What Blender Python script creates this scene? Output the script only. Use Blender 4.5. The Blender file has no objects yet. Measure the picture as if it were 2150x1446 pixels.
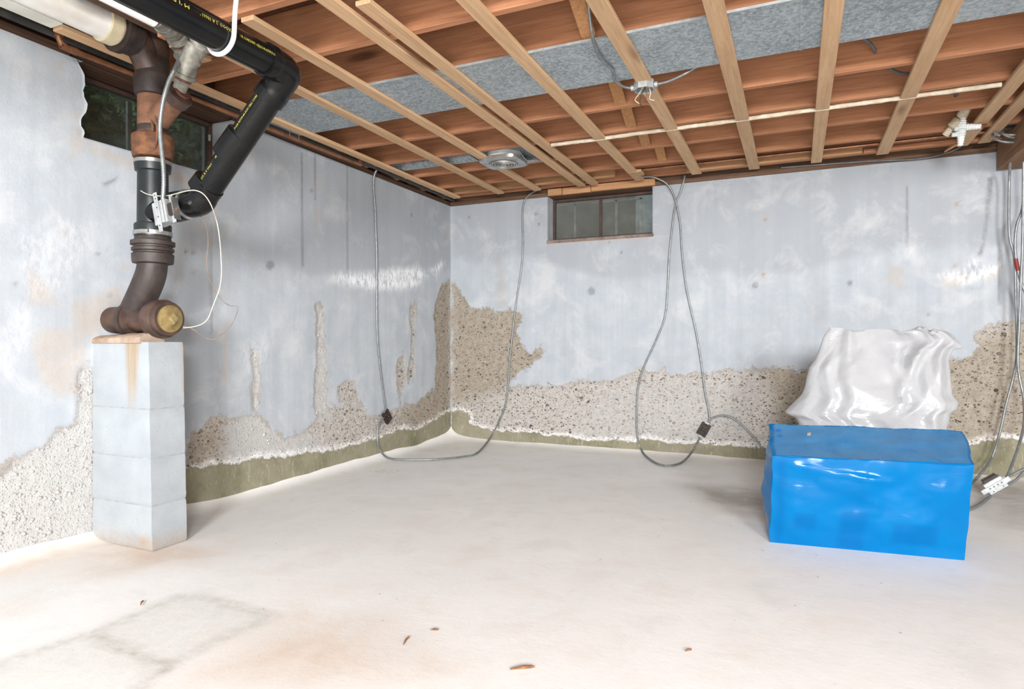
import bpy, math, random
import numpy as np
from mathutils import Vector, Matrix
random.seed(7)
rng = np.random.default_rng(11)
SC = bpy.context.scene
COL = SC.collection

# ------------------------------------------------------------------ camera
FPX, YAW, CY, CAMH = 1335.0, math.radians(24.1), 719.0, 0.92
cs, sn = math.cos(YAW), math.sin(YAW)
cam = bpy.data.cameras.new('camera')
cam.sensor_fit = 'HORIZONTAL'; cam.sensor_width = 36.0
cam.lens = 36.0 * FPX / 2150.0
cam.shift_y = -(723.0 - CY) / 2150.0
cam.clip_start = 0.05
camo = bpy.data.objects.new('camera', cam); COL.objects.link(camo)
camo.location = (0, 0, CAMH); camo.rotation_euler = (math.pi / 2, 0, YAW)
SC.camera = camo

# ------------------------------------------------------------------ world, lights, exposure
w = bpy.data.worlds.new('world'); SC.world = w; w.use_nodes = True
w.node_tree.nodes['Background'].inputs[0].default_value = (0.72, 0.80, 0.92, 1)
w.node_tree.nodes['Background'].inputs[1].default_value = 1.7

def area(name, loc, target, size, power, color):
    l = bpy.data.lights.new(name, 'AREA'); l.shape = 'DISK'; l.size = size
    l.energy = power; l.color = color
    o = bpy.data.objects.new(name, l); COL.objects.link(o); o.location = loc
    d = Vector(target) - Vector(loc); o.rotation_euler = d.to_track_quat('-Z', 'Y').to_euler()
    return o
area('studio_lamp', (0.8, -3.7, 2.0), (-1.2, 1.5, 0.0), 1.3, 415, (0.97, 0.985, 1.0))
area('studio_lamp', (3.1, -3.5, 2.0), (-0.5, 1.5, 0.0), 1.3, 315, (0.97, 0.985, 1.0))
SC.view_settings.view_transform = 'Standard'
SC.view_settings.look = 'None'
SC.view_settings.gamma = 1.0
SC.view_settings.use_curve_mapping = False
SC.view_settings.exposure = 0.52

# ------------------------------------------------------------------ room measures (metres)
XL, YB, ZT = -2.99, 5.26, 2.21        # left wall face, back wall face, wall top
XR, YF = 4.2, -4.6                     # far walls behind / beside the photographer
ZS0, ZS1, ZJ = 2.235, 2.255, 2.49      # furring strip bottom, joist bottom, deck underside

def ray(px, py):
    a = px - 1075.0
    return Vector((a * cs - FPX * sn, a * sn + FPX * cs, CY - py))
def onx(px, py, x): d = ray(px, py); k = x / d.x; return Vector((x, d.y * k, CAMH + d.z * k))
def ony(px, py, y): d = ray(px, py); k = y / d.y; return Vector((d.x * k, y, CAMH + d.z * k))
def onz(px, py, z): d = ray(px, py); k = (z - CAMH) / d.z; return Vector((d.x * k, d.y * k, z))

# ------------------------------------------------------------------ numpy helpers
_T = {}
def _tab(seed):
    if seed not in _T: _T[seed] = np.random.default_rng(seed).random((256, 256))
    return _T[seed]
def vnoise(u, v, seed=0):
    T = _tab(seed)
    iu = np.floor(u).astype(int); iv = np.floor(v).astype(int)
    fu = u - iu; fv = v - iv
    fu = fu * fu * (3 - 2 * fu); fv = fv * fv * (3 - 2 * fv)
    g = lambda a, b: T[a % 256, b % 256]
    return (g(iu, iv) * (1 - fu) + g(iu + 1, iv) * fu) * (1 - fv) + (g(iu, iv + 1) * (1 - fu) + g(iu + 1, iv + 1) * fu) * fv
def fbm(u, v, seed=0, oct=4):
    s = 0; a = 0.5; t = 0
    for i in range(oct):
        s = s + a * vnoise(u * 2 ** i, v * 2 ** i, seed + i); t += a; a *= 0.5
    return s / t
def sdf(u, v, poly):
    """signed distance to polygon, positive inside"""
    p = np.array(poly, float); n = len(p)
    d = np.full(u.shape, 1e9); ins = np.zeros(u.shape, bool)
    for i in range(n):
        ax, ay = p[i]; bx, by = p[(i + 1) % n]
        ex, ey = bx - ax, by - ay
        t = np.clip(((u - ax) * ex + (v - ay) * ey) / max(ex * ex + ey * ey, 1e-12), 0, 1)
        d = np.minimum(d, (u - ax - t * ex) ** 2 + (v - ay - t * ey) ** 2)
        if ay != by:
            c = ((ay > v) != (by > v)) & (u < (bx - ax) * (v - ay) / (by - ay) + ax)
            ins ^= c
    d = np.sqrt(d)
    return np.where(ins, d, -d)
def sstep(x, a, b):
    t = np.clip((x - a) / (b - a), 0, 1); return t * t * (3 - 2 * t)

# ------------------------------------------------------------------ materials
def lin(c):
    f = lambda x: x / 12.92 if x <= 0.04045 else ((x + 0.055) / 1.055) ** 2.4
    return tuple(f(x / 255.0) for x in c[:3]) + (1.0,)
class Mat:
    def __init__(s, name, color=(200, 200, 200), rough=0.6, metal=0.0, spec=0.5):
        s.m = bpy.data.materials.new(name); s.m.use_nodes = True
        s.t = s.m.node_tree; s.n = s.t.nodes
        s.b = s.n['Principled BSDF']; s.out = s.n['Material Output']
        s.b.inputs['Base Color'].default_value = lin(color)
        s.b.inputs['Roughness'].default_value = rough
        s.b.inputs['Metallic'].default_value = metal
        s.b.inputs['Specular IOR Level'].default_value = spec
    def node(s, t, **kw):
        n = s.n.new(t)
        for k, v in kw.items(): setattr(n, k, v)
        return n
    def link(s, a, b): s.t.links.new(a, b)
    def setin(s, sock, v):
        if hasattr(v, 'is_output'): s.link(v, sock)
        elif v is not None: sock.default_value = v
    def pos(s): return s.node('ShaderNodeNewGeometry').outputs['Position']
    def obj(s): return s.node('ShaderNodeTexCoord').outputs['Object']
    def rnd(s): return s.node('ShaderNodeObjectInfo').outputs['Random']
    def mapv(s, v, scale=(1, 1, 1), loc=(0, 0, 0)):
        n = s.node('ShaderNodeMapping'); s.link(v, n.inputs[0])
        s.setin(n.inputs['Location'], loc); n.inputs['Scale'].default_value = scale
        return n.outputs[0]
    def noise(s, v, scale, detail=4, rough=0.55, dist=0.0):
        n = s.node('ShaderNodeTexNoise'); s.link(v, n.inputs['Vector'])
        n.inputs['Scale'].default_value = scale; n.inputs['Detail'].default_value = detail
        n.inputs['Roughness'].default_value = rough; n.inputs['Distortion'].default_value = dist
        return n.outputs[0]
    def voro(s, v, scale, out='Distance', feature='F1', rnd=1.0):
        n = s.node('ShaderNodeTexVoronoi', feature=feature); s.link(v, n.inputs['Vector'])
        n.inputs['Scale'].default_value = scale; n.inputs['Randomness'].default_value = rnd
        return n.outputs[out]
    def math(s, op, a, b=0.0, clamp=False):
        n = s.node('ShaderNodeMath', operation=op); n.use_clamp = clamp
        s.setin(n.inputs[0], a); s.setin(n.inputs[1], b); return n.outputs[0]
    def rng(s, v, a, b, c=0.0, d=1.0, smooth=False):
        n = s.node('ShaderNodeMapRange'); n.interpolation_type = 'SMOOTHSTEP' if smooth else 'LINEAR'
        s.setin(n.inputs[0], v)
        for i, x in enumerate((a, b, c, d)): n.inputs[i + 1].default_value = x
        return n.outputs[0]
    def mix(s, fac, a, b, blend='MIX'):
        n = s.node('ShaderNodeMix', data_type='RGBA', blend_type=blend)
        s.setin(n.inputs[0], fac); s.setin(n.inputs[6], a); s.setin(n.inputs[7], b); return n.outputs[2]
    def attr(s, name, out='Fac'):
        n = s.node('ShaderNodeAttribute'); n.attribute_name = name; return n.outputs[out]
    def bump(s, h, strength=0.3, dist=0.01, normal=None):
        n = s.node('ShaderNodeBump'); n.inputs['Strength'].default_value = strength
        n.inputs['Distance'].default_value = dist; s.link(h, n.inputs['Height'])
        if normal is not None: s.link(normal, n.inputs['Normal'])
        return n.outputs[0]
    def color(s, c): s.setin(s.b.inputs['Base Color'], c)
    def rough(s, c): s.setin(s.b.inputs['Roughness'], c)
    def normal(s, c): s.link(c, s.b.inputs['Normal'])

def mottled(name, c1, c2, scale=12, rough=0.6, metal=0.0, bump=0.15, bdist=0.004, lo=0.35, hi=0.65, spec=0.5, fine=80):
    m = Mat(name, c1, rough, metal, spec); p = m.obj()
    f = m.rng(m.noise(p, scale, 5, 0.6), lo, hi)
    m.color(m.mix(f, lin(c1), lin(c2)))
    if bump: m.normal(m.bump(m.noise(p, fine, 4), bump, bdist))
    return m.m

def wood(name, axis, c_light, c_dark, c_knot, rough=0.72):
    m = Mat(name, c_light, rough, 0, 0.3); p = m.obj()
    r = m.math('MULTIPLY', m.rnd(), 37.0)
    off = m.node('ShaderNodeCombineXYZ'); [m.link(r, off.inputs[i]) for i in range(3)]
    va = m.node('ShaderNodeVectorMath', operation='ADD'); m.link(p, va.inputs[0]); m.link(off.outputs[0], va.inputs[1])
    P = va.outputs[0]
    sc = (1.2, 26, 26) if axis == 'X' else ((26, 1.2, 26) if axis == 'Y' else (26, 26, 1.2))
    kn = (1.6, 7, 7) if axis == 'X' else ((7, 1.6, 7) if axis == 'Y' else (7, 7, 1.6))
    warp = m.noise(m.mapv(P, kn), 1.0, 3)
    g1 = m.noise(m.mapv(P, sc), 2.2, 5, 0.62, 0.6)
    fine = m.noise(m.mapv(P, tuple(x * 5 for x in sc)), 3.0, 3, 0.6)
    f = m.math('ADD', m.math('MULTIPLY', g1, 0.75), m.math('MULTIPLY', fine, 0.3))
    c = m.mix(m.rng(f, 0.34, 0.70), lin(c_dark), lin(c_light))
    tone = m.rng(m.rnd(), 0, 1, 0.86, 1.08)
    tn = m.node('ShaderNodeCombineXYZ'); [m.link(tone, tn.inputs[i]) for i in range(3)]
    c = m.mix(1.0, c, tn.outputs[0], 'MULTIPLY')
    v = m.voro(m.mapv(P, kn), 0.55)
    vv = m.math('ADD', v, m.math('MULTIPLY', warp, 0.12))
    knot = m.rng(vv, 0.10, 0.20, 1, 0, True)
    c = m.mix(m.math('MULTIPLY', knot, 0.75), c, lin(c_knot))
    blotch = m.rng(m.noise(P, 2.3, 3), 0.45, 0.75, 0, 0.35)
    c = m.mix(blotch, c, lin(c_dark))
    m.color(c)
    m.normal(m.bump(f, 0.25, 0.003))
    return m.m

MT = {}
MT['joist'] = wood('joist_fir', 'X', (198, 142, 104), (156, 104, 74), (66, 42, 30))
MT['blocky'] = wood('pine_block', 'Z', (198, 150, 104), (160, 112, 72), (84, 50, 30))
MT['strip'] = wood('furring_pine', 'Y', (214, 180, 142), (184, 146, 110), (116, 80, 54))
MT['nailer'] = wood('nailer_pine', 'X', (200, 156, 114), (164, 118, 82), (90, 54, 32))
MT['oldsill'] = wood('old_sill_wood', 'X', (120, 92, 72), (74, 52, 40), (40, 28, 22))
MT['oldsillY'] = wood('old_sill_wood_side', 'Y', (104, 78, 62), (62, 44, 34), (40, 28, 22))
MT['deck'] = wood('subfloor_boards', 'Y', (110, 72, 46), (70, 44, 28), (40, 24, 16))
MT['girder'] = wood('girder_timber', 'Y', (150, 112, 80), (104, 74, 50), (60, 40, 28))
MT['abs'] = mottled('black_abs_plastic', (14, 15, 16), (22, 22, 22), 9, 0.2, bump=0.04, spec=0.25)
MT['dust_abs'] = mottled('dusty_black_pipe', (26, 27, 29), (60, 56, 50), 14, 0.45, bump=0.05)
MT['iron'] = mottled('tarred_cast_iron', (52, 40, 36), (84, 62, 50), 16, 0.5, bump=0.25)
MT['irondark'] = mottled('dark_cast_iron', (44, 36, 34), (62, 52, 48), 20, 0.55, bump=0.25)
MT['rust'] = mottled('rusty_cast_iron', (104, 76, 60), (134, 96, 74), 22, 0.75, bump=0.4, spec=0.25)
MT['rustdeep'] = mottled('orange_rusty_iron', (122, 84, 58), (80, 56, 44), 26, 0.8, bump=0.5, spec=0.2)
MT['rubber'] = mottled('grey_black_rubber', (30, 34, 36), (40, 44, 44), 10, 0.38, bump=0.05, spec=0.3)
MT['pvc'] = mottled('white_pvc', (244, 242, 238), (226, 221, 211), 7, 0.38, bump=0.02)
MT['pvccream'] = mottled('cream_pvc_fitting', (226, 216, 186), (206, 192, 156), 9, 0.4, bump=0.02)
MT['galvpipe'] = mottled('galvanised_pipe', (158, 156, 146), (112, 108, 98), 26, 0.5, 0.35, bump=0.2)
MT['joint'] = mottled('red_pipe_dope', (112, 66, 54), (84, 54, 46), 30, 0.6)
MT['copper'] = mottled('aged_copper', (158, 110, 80), (118, 82, 60), 12, 0.38, 0.6, bump=0.05)
MT['conduit'] = mottled('armoured_cable_steel', (150, 154, 155), (126, 130, 131), 30, 0.42, 0.55, bump=0)
MT['cabledark'] = mottled('grey_cable_sheath', (112, 114, 116), (92, 94, 96), 20, 0.5, 0.2, bump=0)
MT['steel'] = mottled('bright_steel', (196, 196, 192), (160, 160, 156), 18, 0.3, 0.85, bump=0.03)
MT['boxsteel'] = mottled('zinc_box_steel', (186, 190, 190), (158, 162, 162), 24, 0.45, 0.4, bump=0.05)
MT['brass'] = mottled('dull_brass', (176, 158, 110), (140, 118, 76), 18, 0.4, 0.5, bump=0.1)
MT['bakelite'] = mottled('brown_bakelite', (52, 36, 32), (36, 26, 24), 30, 0.35, bump=0)
MT['tan_mortar'] = mottled('tan_mortar', (172, 154, 138), (152, 130, 112), 14, 0.9, bump=0.5, spec=0.2)
MT['jointgrey'] = mottled('dirty_mortar_joint', (158, 162, 164), (144, 146, 146), 30, 0.9, bump=0.3)
MT['wire'] = mottled('cream_wire', (220, 214, 196), (196, 190, 172), 20, 0.5, bump=0)
MT['wirethin'] = mottled('brown_old_wire', (150, 126, 104), (110, 90, 76), 20, 0.6, bump=0)
MT['black'] = mottled('black_tape', (30, 30, 30), (44, 44, 44), 20, 0.6, bump=0)
MT['redtape'] = mottled('red_tape', (150, 40, 30), (120, 34, 28), 20, 0.6, bump=0)
MT['foam'] = mottled('old_pipe_wrap', (220, 210, 190), (190, 174, 148), 20, 0.85, bump=0.4, spec=0.2)
MT['tape'] = mottled('white_pipe_tape', (236, 240, 238), (216, 220, 218), 30, 0.5, bump=0.3)
MT['whitepaint'] = mottled('white_painted_board', (226, 224, 214), (206, 202, 190), 6, 0.6, bump=0.08)
MT['whiteplastic'] = mottled('white_plastic', (240, 240, 238), (228, 228, 226), 10, 0.35, bump=0)
MT['enamel'] = mottled('white_enamel', (226, 228, 228), (206, 208, 210), 10, 0.35, bump=0)
MT['frame'] = mottled('rusty_brown_steel_frame', (82, 58, 46), (54, 40, 34), 16, 0.6, bump=0.2)
MT['sill'] = mottled('stained_sill', (140, 126, 118), (104, 90, 82), 14, 0.8, bump=0.3)
MT['alu'] = mottled('weathered_aluminium', (180, 182, 180), (160, 160, 158), 14, 0.6, 0.0, bump=0)
MT['earth'] = mottled('dark_earth', (70, 60, 48), (46, 40, 34), 8, 0.95, bump=0.4)
MT['leafbank'] = mottled('leafy_bank', (62, 72, 44), (36, 44, 30), 9, 0.95, bump=0.6)
MT['wellwall'] = mottled('grey_well_wall', (150, 146, 138), (126, 124, 118), 3, 0.9, bump=0.2)
MT['wellpale'] = mottled('pale_well_cover', (196, 206, 206), (160, 170, 166), 5, 0.8, bump=0.05)
MT['yellow'] = mottled('yellow_print', (206, 198, 84), (188, 176, 70), 20, 0.6, bump=0)
MT['card'] = mottled('torn_brown_card', (206, 178, 148), (180, 150, 120), 20, 0.9, bump=0)
MT['twig'] = mottled('brown_splinter', (150, 104, 66), (104, 70, 46), 40, 0.9, bump=0.2)

# sheet metal with spangle
m = Mat('galvanised_sheet', (150, 154, 156), 0.42, 0.6); p = m.pos()
v1 = m.voro(p, 85, 'Color'); n1 = m.noise(p, 4, 3)
sep = m.node('ShaderNodeSeparateColor'); m.link(v1, sep.inputs[0])
f = m.math('ADD', m.math('MULTIPLY', sep.outputs[0], 0.55), m.math('MULTIPLY', n1, 0.6))
m.color(m.mix(m.rng(f, 0.25, 0.85), lin((138, 148, 152)), lin((190, 198, 202))))
m.rough(m.rng(sep.outputs[1], 0, 1, 0.38, 0.56))
MT['sheet'] = m.m

# dusty glass
def glass(name, dirt_shade, tint):
    m = Mat(name, (200, 200, 200)); t = m.t
    m.n.remove(m.b)
    tr = m.node('ShaderNodeBsdfTransparent'); tr.inputs[0].default_value = lin(tint)
    gl = m.node('ShaderNodeBsdfGlossy'); gl.inputs['Roughness'].default_value = 0.08
    df = m.node('ShaderNodeBsdfDiffuse'); df.inputs[0].default_value = lin((104, 104, 98))
    fr = m.node('ShaderNodeFresnel'); fr.inputs[0].default_value = 1.45
    a = m.node('ShaderNodeMixShader'); m.link(fr.outputs[0], a.inputs[0]); m.link(tr.outputs[0], a.inputs[1]); m.link(gl.outputs[0], a.inputs[2])
    b = m.node('ShaderNodeMixShader')
    d = m.rng(m.noise(m.pos(), 9, 6, 0.65), 0.3, 0.75, dirt_shade * 0.4, dirt_shade * 1.5)
    m.link(d, b.inputs[0]); m.link(a.outputs[0], b.inputs[1]); m.link(df.outputs[0], b.inputs[2])
    m.link(b.outputs[0], m.out.inputs[0])
    return m.m
MT['glass'] = glass('dusty_window_glass', 0.22, (216, 220, 214))
MT['glass2'] = glass('grey_dusty_window_glass', 0.24, (236, 237, 234))

# walls
def wallmat(name, streak_axis):
    m = Mat(name, (200, 205, 210), 0.85, 0, 0.25); p = m.pos()
    st = (9, 9, 0.35)
    ps = m.mapv(p, st)
    agg, olive, tan, damp_shade, eff, rust, pale = [m.attr(a) for a in ('agg', 'olive', 'tan', 'damp_shade', 'eff', 'rust', 'pale')]
    big = m.noise(p, 1.6, 4); mid = m.noise(p, 7, 5, 0.6); fine = m.noise(p, 45, 5, 0.65); vfine = m.noise(p, 160, 3)
    streak = m.noise(ps, 1.3, 4, 0.6)
    # painted concrete
    c = m.mix(m.rng(mid, 0.3, 0.7), lin((168, 175, 183)), lin((182, 187, 192)))
    c = m.mix(m.rng(streak, 0.42, 0.72, 0, 0.42), c, lin((154, 160, 166)))
    c = m.mix(m.rng(streak, 0.25, 0.42, 0.35, 0), c, lin((193, 196, 198)))
    dm = m.math('MULTIPLY', damp_shade, m.rng(m.math('ADD', m.math('MULTIPLY', streak, 0.6), m.math('MULTIPLY', big, 0.5)), 0.3, 0.7, 0.55, 1.0))
    c = m.mix(dm, c, lin((158, 163, 169)))  # damp tone, and the shade painted on the wall beside the pier
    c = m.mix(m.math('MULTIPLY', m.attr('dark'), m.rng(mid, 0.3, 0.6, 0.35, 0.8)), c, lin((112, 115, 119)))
    # dirt specks in the paint
    sp = m.rng(m.math('ADD', m.voro(p, 26), m.math('MULTIPLY', fine, 0.25)), 0.13, 0.19, 1, 0, True)
    c = m.mix(m.math('MULTIPLY', sp, m.rng(big, 0.42, 0.62, 0.0, 0.55)), c, lin((120, 116, 108)))
    c = m.mix(m.rng(vfine, 0.62, 0.78, 0, 0.25), c, lin((130, 130, 128)))
    pt = m.noise(p, 3.2, 7, 0.68, 0.4)
    c = m.mix(m.rng(pt, 0.52, 0.7, 0, 0.5), c, lin((206, 207, 207)))
    c = m.mix(m.rng(pt, 0.3, 0.44, 0.45, 0), c, lin((160, 163, 166)))
    scuff = m.rng(m.noise(m.mapv(p, (5, 5, 60)), 1.5, 6, 0.75, 0.8), 0.66, 0.74, 0, 0.4)
    c = m.mix(m.math('MULTIPLY', scuff, m.rng(big, 0.45, 0.6)), c, lin((128, 124, 118)))
    sp2 = m.rng(m.math('ADD', m.voro(p, 60), m.math('MULTIPLY', fine, 0.3)), 0.19, 0.24, 1, 0, True)
    c = m.mix(m.math('MULTIPLY', sp2, m.rng(m.noise(p, 2.7, 4), 0.5, 0.66, 0, 0.6)), c, lin((110, 104, 96)))
    # rust and tan stains
    rs = m.math('MULTIPLY', rust, m.rng(fine, 0.3, 0.65, 0.35, 1.0))
    c = m.mix(m.math('MULTIPLY', rs, 0.45), c, lin((184, 158, 128)))
    # exposed aggregate
    v = m.voro(p, 80); vc = m.voro(p, 80, 'Color')
    sepc = m.node('ShaderNodeSeparateColor'); m.link(vc, sepc.inputs[0])
    mort = m.mix(m.rng(m.noise(p, 30, 4), 0.3, 0.7), lin((168, 163, 156)), lin((192, 188, 183)))
    mort_t = m.mix(m.rng(m.noise(p, 22, 5), 0.3, 0.7), lin((146, 137, 123)), lin((170, 161, 147)))
    mort = m.mix(tan, mort, mort_t)
    peb = m.mix(sepc.outputs[0], lin((104, 97, 89)), lin((190, 180, 168)))
    pm = m.math('MULTIPLY', m.rng(v, 0.20, 0.32, 1, 0, True), m.math('GREATER_THAN', sepc.outputs[1], 0.55))
    ac = m.mix(m.math('MULTIPLY', pm, 0.75), mort, peb)
    pit = m.rng(m.math('ADD', m.voro(p, 95), m.math('MULTIPLY', fine, 0.2)), 0.18, 0.26, 1, 0, True)
    ac = m.mix(m.math('MULTIPLY', pit, m.rng(m.noise(p, 12, 3), 0.36, 0.58, 0.1, 0.8)), ac, lin((98, 89, 80)))
    ac = m.mix(m.math('MULTIPLY', pale, 0.6), ac, lin((182, 183, 183)))
    edge = m.math('ADD', agg, m.math('MULTIPLY', m.math('SUBTRACT', m.noise(p, 17, 8, 0.78), 0.5), 0.24))
    am = m.rng(edge, -0.006, 0.006, 0, 1, True)
    rim = m.math('MULTIPLY', m.rng(edge, -0.02, 0.0), m.rng(edge, 0.0, 0.022, 1, 0))
    c = m.mix(am, c, ac)
    c = m.mix(m.math('MULTIPLY', rim, m.rng(m.noise(p, 8, 3), 0.35, 0.6, 0.1, 0.7)), c, lin((150, 136, 118)))
    # olive waterproofing band
    oe = m.math('ADD', olive, m.math('MULTIPLY', m.math('SUBTRACT', m.noise(p, 14, 7, 0.72), 0.5), 0.10))
    om = m.rng(oe, -0.004, 0.004, 0, 1, True)
    scr = m.noise(m.mapv(p, (22, 22, 5)), 2.0, 5, 0.7, 1.2)
    oc = m.mix(m.rng(mid, 0.3, 0.7), lin((116, 113, 88)), lin((142, 139, 116)))
    oc = m.mix(m.rng(scr, 0.56, 0.70, 0, 0.75), oc, lin((186, 182, 166)))
    oc = m.mix(m.rng(m.noise(p, 11, 6, 0.7), 0.52, 0.7, 0, 0.55), oc, lin((96, 92, 74)))
    oc = m.mix(m.rng(big, 0.35, 0.65, 0, 0.35), oc, lin((170, 160, 144)))
    c = m.mix(om, c, oc)
    whiterim = m.math('MULTIPLY', m.rng(oe, -0.05, -0.012), m.rng(oe, -0.01, -0.002, 1, 0))
    c = m.mix(m.math('MULTIPLY', whiterim, m.math('MULTIPLY', am, m.rng(fine, 0.35, 0.6, 0.1, 0.9))), c, lin((240, 239, 238)))
    # white salts
    ef = m.math('MULTIPLY', eff, m.rng(m.noise(m.mapv(p, (30, 30, 12)), 1.6, 5, 0.7), 0.38, 0.58))
    c = m.mix(m.math('MULTIPLY', ef, 0.9), c, lin((243, 244, 246)))
    m.color(c)
    hgt = m.math('ADD', m.math('MULTIPLY', fine, 0.5), m.math('MULTIPLY', m.math('MULTIPLY', am, m.math('SUBTRACT', 1.0, om)), m.math('ADD', m.math('MULTIPLY', m.rng(v, 0, 0.4, 1, 0), 1.4), m.noise(p, 90, 4))))
    m.normal(m.bump(hgt, 0.42, 0.006))
    return m.m
MT['wall'] = wallmat('painted_basement_concrete', 'Y')

# floor
m = Mat('worn_concrete_floor', (226, 220, 212), 0.62, 0, 0.35); p = m.pos()
n1 = m.noise(p, 0.9, 5, 0.6, 0.4); n2 = m.noise(p, 3.4, 6, 0.62, 0.3); n3 = m.noise(p, 24, 5, 0.6); n4 = m.noise(p, 120, 3)
c = m.mix(m.rng(n1, 0.35, 0.65), lin((233, 232, 229)), lin((242, 241, 239)))
c = m.mix(m.rng(n2, 0.50, 0.72, 0, 0.55), c, lin((226, 219, 210)))
c = m.mix(m.rng(n2, 0.28, 0.44, 0.5, 0), c, lin((220, 219, 214)))
c = m.mix(m.math('MULTIPLY', m.attr('pink'), m.rng(n2, 0.3, 0.65, 0.25, 1)), c, lin((216, 199, 183)))
c = m.mix(m.math('MULTIPLY', m.attr('cool'), m.rng(n3, 0.3, 0.7, 0.5, 1)), c, lin((204, 206, 200)))
c = m.mix(m.math('MULTIPLY', m.attr('seam'), m.rng(n3, 0.3, 0.6, 0.3, 1)), c, lin((176, 174, 164)))
c = m.mix(m.math('MULTIPLY', m.attr('dirt_shade'), m.rng(n2, 0.3, 0.6, 0.3, 1)), c, lin((150, 142, 132)))  # dirt, and the blue box's shadow put into the floor colour
sp = m.rng(m.math('ADD', m.voro(p, 16), m.math('MULTIPLY', n3, 0.1)), 0.07, 0.1, 1, 0, True)
c = m.mix(m.math('MULTIPLY', sp, 0.35), c, lin((150, 138, 122)))
c = m.mix(m.rng(n4, 0.64, 0.8, 0, 0.25), c, lin((166, 156, 142)))
m.color(c); m.rough(m.rng(n2, 0.3, 0.7, 0.5, 0.75))
m.normal(m.bump(m.math('ADD', n3, m.math('MULTIPLY', n2, 1.5)), 0.16, 0.006))
MT['floor'] = m.m

# painted block
m = Mat('white_painted_block', (222, 226, 230), 0.75, 0, 0.3); p = m.pos()
n1 = m.noise(p, 8, 5); n2 = m.noise(p, 60, 5, 0.7); n3 = m.noise(m.mapv(p, (60, 60, 2)), 1.0, 3)
c = m.mix(m.rng(n1, 0.35, 0.65), lin((154, 160, 165)), lin((164, 170, 174)))
pit = m.rng(m.math('ADD', m.voro(p, 48), m.math('MULTIPLY', n2, 0.3)), 0.22, 0.28, 1, 0, True)
c = m.mix(m.math('MULTIPLY', pit, m.rng(n1, 0.35, 0.6, 0, 0.6)), c, lin((112, 110, 106)))
c = m.mix(m.math('MULTIPLY', m.attr('rust'), m.rng(n3, 0.3, 0.65, 0.35, 0.8)), c, lin((156, 126, 76)))
c = m.mix(m.math('MULTIPLY', m.attr('tan'), m.rng(n2, 0.3, 0.65, 0.3, 1)), c, lin((158, 138, 118)))
m.color(c); m.normal(m.bump(n2, 0.4, 0.004))
MT['block'] = m.m

# pebbles
m = Mat('pebble_stone', (150, 140, 130), 0.7)
m.color(m.attr('col', 'Color')); MT['pebble'] = m.m

# blue wrap
m = Mat('blue_plastic_wrap', (0, 128, 214), 0.16, 0, 0.14); p = m.pos()
n1 = m.noise(p, 3.5, 4); n2 = m.noise(m.mapv(p, (2, 2, 7)), 2.4, 5, 0.6, 0.6)
c = m.mix(m.rng(n1, 0.35, 0.65), lin((0, 96, 154)), lin((0, 103, 161)))
c = m.mix(m.math('MULTIPLY', m.attr('inner'), 0.5), c, lin((0, 82, 142)))
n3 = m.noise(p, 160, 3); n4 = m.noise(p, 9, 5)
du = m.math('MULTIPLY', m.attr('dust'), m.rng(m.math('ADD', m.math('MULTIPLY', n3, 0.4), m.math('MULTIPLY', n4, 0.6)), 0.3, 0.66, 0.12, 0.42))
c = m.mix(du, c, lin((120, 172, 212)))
m.color(c); m.rough(m.rng(du, 0, 0.6, 0.16, 0.5))
m.normal(m.bump(n2, 0.10, 0.012)); m.b.inputs['Coat Weight'].default_value = 0.0
MT['blue'] = m.m
MT['bluedark'] = mottled('clean_blue_spot', (0, 112, 204), (0, 118, 210), 10, 0.4, bump=0)

# white sheet
m = Mat('white_plastic_sheet', (240, 240, 242), 0.24, 0, 0.4); p = m.pos()
n1 = m.noise(m.mapv(p, (3, 3, 2.4)), 2.0, 4, 0.5, 1.2); n2 = m.noise(p, 30, 3)
m.color(m.mix(m.rng(n1, 0.3, 0.7), lin((163, 164, 167)), lin((171, 172, 174))))
m.normal(m.bump(m.math('ADD', n1, m.math('MULTIPLY', n2, 0.03)), 0.32, 0.03))
m.b.inputs['Subsurface Weight'].default_value = 0.0
MT['sheetwhite'] = m.m

# leaves
m = Mat('dark_leaves', (70, 92, 40), 0.6)
m.color(m.attr('col', 'Color')); MT['leaf'] = m.m

# ------------------------------------------------------------------ object helpers
GROUPS = {'armoured_cable': 'armoured cables hanging about the basement', 'outlet_box': 'dark outlet boxes on the walls', 'grey_cable': 'grey cables threaded through the joists', 'shrub': 'shrubs outside the left window', 'drain_pipe': 'white drain pipes at upper left', 'debris': 'bits lying on the floor', 'bell_wire': 'loose wires by the drain stack', 'hanger_wire': 'wires holding up the copper pipe', 'copper_pipe': 'copper pipes below the ceiling'}
def tag(o, label=None, cat=None, group=None, kind=None):
    if label: o['label'] = label
    if cat: o['category'] = cat
    group = group or (GROUPS.get(o.name.split('.')[0]) if cat else None)
    if group: o['group'] = group
    if kind: o['kind'] = kind
    return o
def parent(o, p):
    if p is None: return
    o.parent = p
    o.matrix_parent_inverse = Matrix.Translation(-p.location) if p.type == 'EMPTY' else Matrix()
def thing(name, label, cat, loc=(0, 0, 0), group=None, kind=None):
    o = bpy.data.objects.new(name, None); COL.objects.link(o); o.location = loc
    o.empty_display_size = 0.1
    return tag(o, label, cat, group, kind)
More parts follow.
